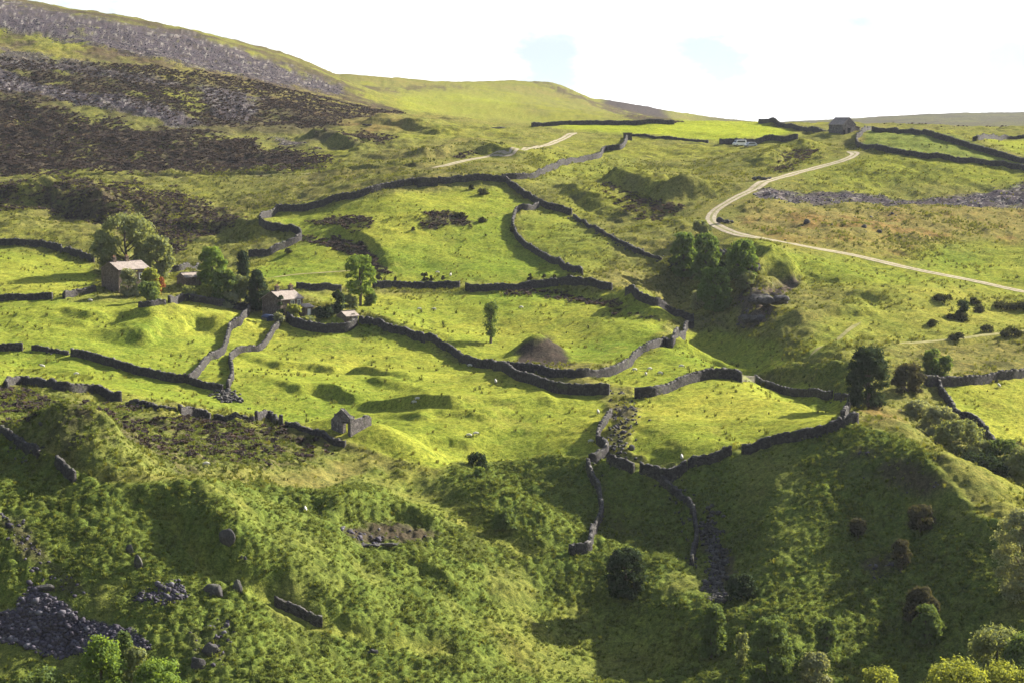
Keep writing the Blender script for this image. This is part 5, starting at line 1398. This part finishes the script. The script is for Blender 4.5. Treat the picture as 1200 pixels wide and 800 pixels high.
for lab, u, top, w, kd, dd in (('yellow green treetop left of the bottom right corner', 1130, 776, 80, 'yellow', 198), ('yellow green treetop in the bottom right corner', 1192, 778, 64, 'yellow', 200),
        ('small yellow green treetop at the bottom edge under the shaded spur', 1040, 784, 50, 'yellow', 200), ('olive treetop above the bottom right corner', 1178, 738, 66, 'ash', 212),
        ('darker olive treetop at the right edge above the corner', 1208, 744, 40, 'mid', 208), ('bright green treetop near the bottom left', 112, 745, 42, 'bright', 201),
        ('slim darker treetop right of the bright bottom left one', 139, 738, 15, 'mid', 206), ('broad bright treetop furthest right at the bottom left', 180, 774, 58, 'bright', 198),
        ('grey green treetop between the two bright bottom left ones', 152, 760, 30, 'ash', 203), ('dull treetop low in the bottom left corner', 40, 786, 60, 'mid', 198)):
    tree('valley_tree', lab, u, 0, top, w * 1.35, kd, 'round', G5, 1.0, 2.6, d=dd, cat='tree')
G6 = 'gorse bushes on the right hillside'
for lab, u, b, t_, w in (('pointed bush, tallest of the gorse on the right hillside', 1127, 372, 351, 14), ('flat gorse left of the tallest bush', 1106, 352, 345, 28), ('little gorse just above the tallest bush', 1143, 357, 349, 11),
        ('gorse right of the tallest bush', 1149, 366, 358, 15), ('tiny gorse at the left foot of the tallest bush', 1114, 374, 368, 9), ('gorse directly below the tallest bush', 1127, 376, 368, 15), ('gorse furthest left on the right hillside', 1093, 382, 375, 13),
        ('gorse by itself above the lower field path', 1157, 389, 381, 13), ('dark gorse on the lower field path', 1120, 398, 390, 17), ('long gorse at the right edge above the field path', 1178, 362, 354, 26), ('gorse cut by the right edge above the field path', 1201, 362, 354, 20), ('long gorse on the bank at the right edge', 1183, 394, 385, 26)):
    tree('gorse_bush', lab, u, b, t_, w, 'rush' if u != 1127 or b == 376 else 'dark', 'bush', G6, lf=1.5)
G7 = 'saplings behind the meadow wall'
for k, (u, t_, w) in enumerate(((436, 322, 5), (444, 321, 6), (463, 325, 3), (498, 320, 7), (505, 323, 5), (519, 323, 4), (621, 321, 6), (637, 321, 5), (650, 322, 4), (667, 321, 5))):
    ords = ('first', 'second', 'third', 'fourth', 'fifth', 'sixth', 'seventh', 'eighth', 'ninth', 'tenth')
    tree('sapling', 'small dark sapling behind the bottom wall of the central meadow, %s from the left' % ords[k], u, 329, t_, w, 'rush', 'round', G7, lf=1.3, cat='sapling')
G8 = 'dark rush clumps in the central meadow'
for lab, u, b, t_, w in (('dark rush clump at the upper left of the brown meadow patch', 539, 254, 249, 12), ('dark rush clump at the upper right of the brown meadow patch', 566, 261, 254, 10), ('dark rush clump under the stone fold', 566, 228, 221, 14),
        ('rush clump left of the one under the stone fold', 553, 222, 217, 6), ('small rush clump in the meadow left of the brown patch', 484, 270, 265, 4), ('rush clump on the S bend of the long wall', 338, 297, 291, 8), ('small rush clump outside the curving wall', 601, 273, 266, 8)):
    tree('rush_clump', lab, u, b, t_, w, 'rush', 'bush', G8, lf=1.3, cat='rushes')

# ------------------------------------------------------------------ sheep
def sheep_mesh(graze):
    hd = [(0.62, 0, 0.62), (0.80, 0, 0.30), (0.90, 0, 0.12)] if graze else [(0.60, 0, 0.86), (0.74, 0, 1.0), (0.92, 0, 0.92)]
    J = [(-0.42, 0, 0.62), (0.0, 0, 0.64), (0.40, 0, 0.63)] + hd + [(-0.60, 0, 0.60)]
    R_ = [0.27, 0.30, 0.26, 0.15, 0.12, 0.07, 0.05]; E = [(0, 1), (1, 2), (2, 3), (3, 4), (4, 5), (0, 6)]
    for sx, roots in ((-0.40, 0), (0.36, 2)):
        for sy in (-0.15, 0.15):
            b = len(J); J += [(sx, sy, 0.42), (sx + (-.05 if sx < 0 else .02), sy, 0.22), (sx, sy, 0.0)]; R_ += [0.10, 0.05, 0.045]
            E += [(roots, b), (b, b + 1), (b + 1, b + 2)]
    me_ = bpy.data.meshes.new('sheep_rig'); me_.from_pydata(J, E, [])
    o = bpy.data.objects.new('sheep_rig', me_); COL.objects.link(o)
    o.modifiers.new('skin', 'SKIN'); sb = o.modifiers.new('sub', 'SUBSURF'); sb.levels = 1; sb.render_levels = 1
    for v, r in zip(me_.skin_vertices[0].data, R_): v.radius = (r, r)
    me_.skin_vertices[0].data[0].use_root = True
    dg = bpy.context.evaluated_depsgraph_get(); nm = bpy.data.meshes.new_from_object(o.evaluated_get(dg))
    bpy.data.objects.remove(o)
    nm.name = 'sheep'; nm.materials.append(M_wool); nm.materials.append(M_face)
    for pl in nm.polygons:
        c = pl.center; pl.use_smooth = True
        pl.material_index = 1 if (c.x > 0.72 or c.z < 0.2 and c.x < 0.7) else 0
    return nm
SM = [sheep_mesh(True), sheep_mesh(False)]
def sheep(label, u, v, rz, pose, sc=0.74):
    o = link('sheep', SM[pose], label=label, cat='sheep', group='sheep scattered over the fields')
    o.location = hit(u, v); o.rotation_euler = (0, 0, math.radians(rz)); o.scale = (sc, sc, sc)
for a_ in (('sheep standing in the left strip field above the leaning wall', 50, 431, 200, 1), ('sheep lying low to the right in the left strip field', 89, 440, 20, 0), ('sheep alone on the heather bank in front of the ruin wall', 241, 546, 10, 0),
           ('sheep under the dark curve of the long sweeping wall', 551, 430, 170, 0), ('sheep in the meadow below the sweeping wall', 581, 449, 100, 1), ('upper sheep on the bank line right of the ruin', 489, 469, 0, 0), ('lower sheep on the bank line right of the ruin', 486, 473, 190, 0),
           ('left sheep of the pair in the meadow right of the ruin', 550, 512, 185, 0), ('right sheep of the pair in the meadow right of the ruin', 557, 510, 15, 0), ('sheep on the turf patch above the bracken rim', 358, 600, 100, 1),
           ('sheep beside the top of the crooked wall', 701, 485, 95, 1), ('sheep furthest left in the small gathering above the stream', 744, 435, 200, 0), ('sheep with its back to us in the small gathering', 757, 440, 90, 0), ('sheep at the rear of the small gathering', 761, 434, 30, 0),
           ('sheep on the right of the small gathering', 774, 439, 150, 0), ('sheep by itself on the knoll above the arched wall', 798, 431, 0, 0), ('sheep at the lower edge of the spur meadow', 799, 538, 90, 1), ('larger pale sheep behind the meadow wall saplings', 513, 321, 180, 0),
           ('pale sheep right of the larger one behind the meadow wall', 528, 324, 80, 1), ('left sheep on the bank below the straight meadow wall', 491, 364, 10, 0), ('right sheep on the bank below the straight meadow wall', 509, 364, 170, 0), ('sheep near the fork below the meadow wall shadow', 611, 362, 200, 0),
           ('sheep below the wall in the bright right meadow', 1171, 454, 100, 1), ('sheep lying near the lower end of the crooked wall', 692, 519, 0, 0), ('sheep on the dark moor at the far left', 13, 139, 10, 0), ('sheep on the grass in front of the left farmhouse', 106, 354, 190, 0)):
    sheep(*a_)

# ------------------------------------------------------------------ the hazy evening air over the dale
HZ0, HZ1 = float(Z.min()) - 1.5, float(Z.max()) + 6.0
hm = MB().box((-3600, -60, HZ0), (3600, 5300, HZ1))
g = NT('summer_haze')
vol = g.n('ShaderNodeVolumePrincipled')
vol.inputs['Color'].default_value = (0.86, 0.90, 1.0, 1)
vol.inputs['Density'].default_value = 0.000034
vol.inputs['Anisotropy'].default_value = 0.3
g.l(vol.outputs[0], g.out.inputs['Volume'])
hm.build('haze', g.m, kind='stuff', label='thin summer haze lying over the whole dale', cat='haze')
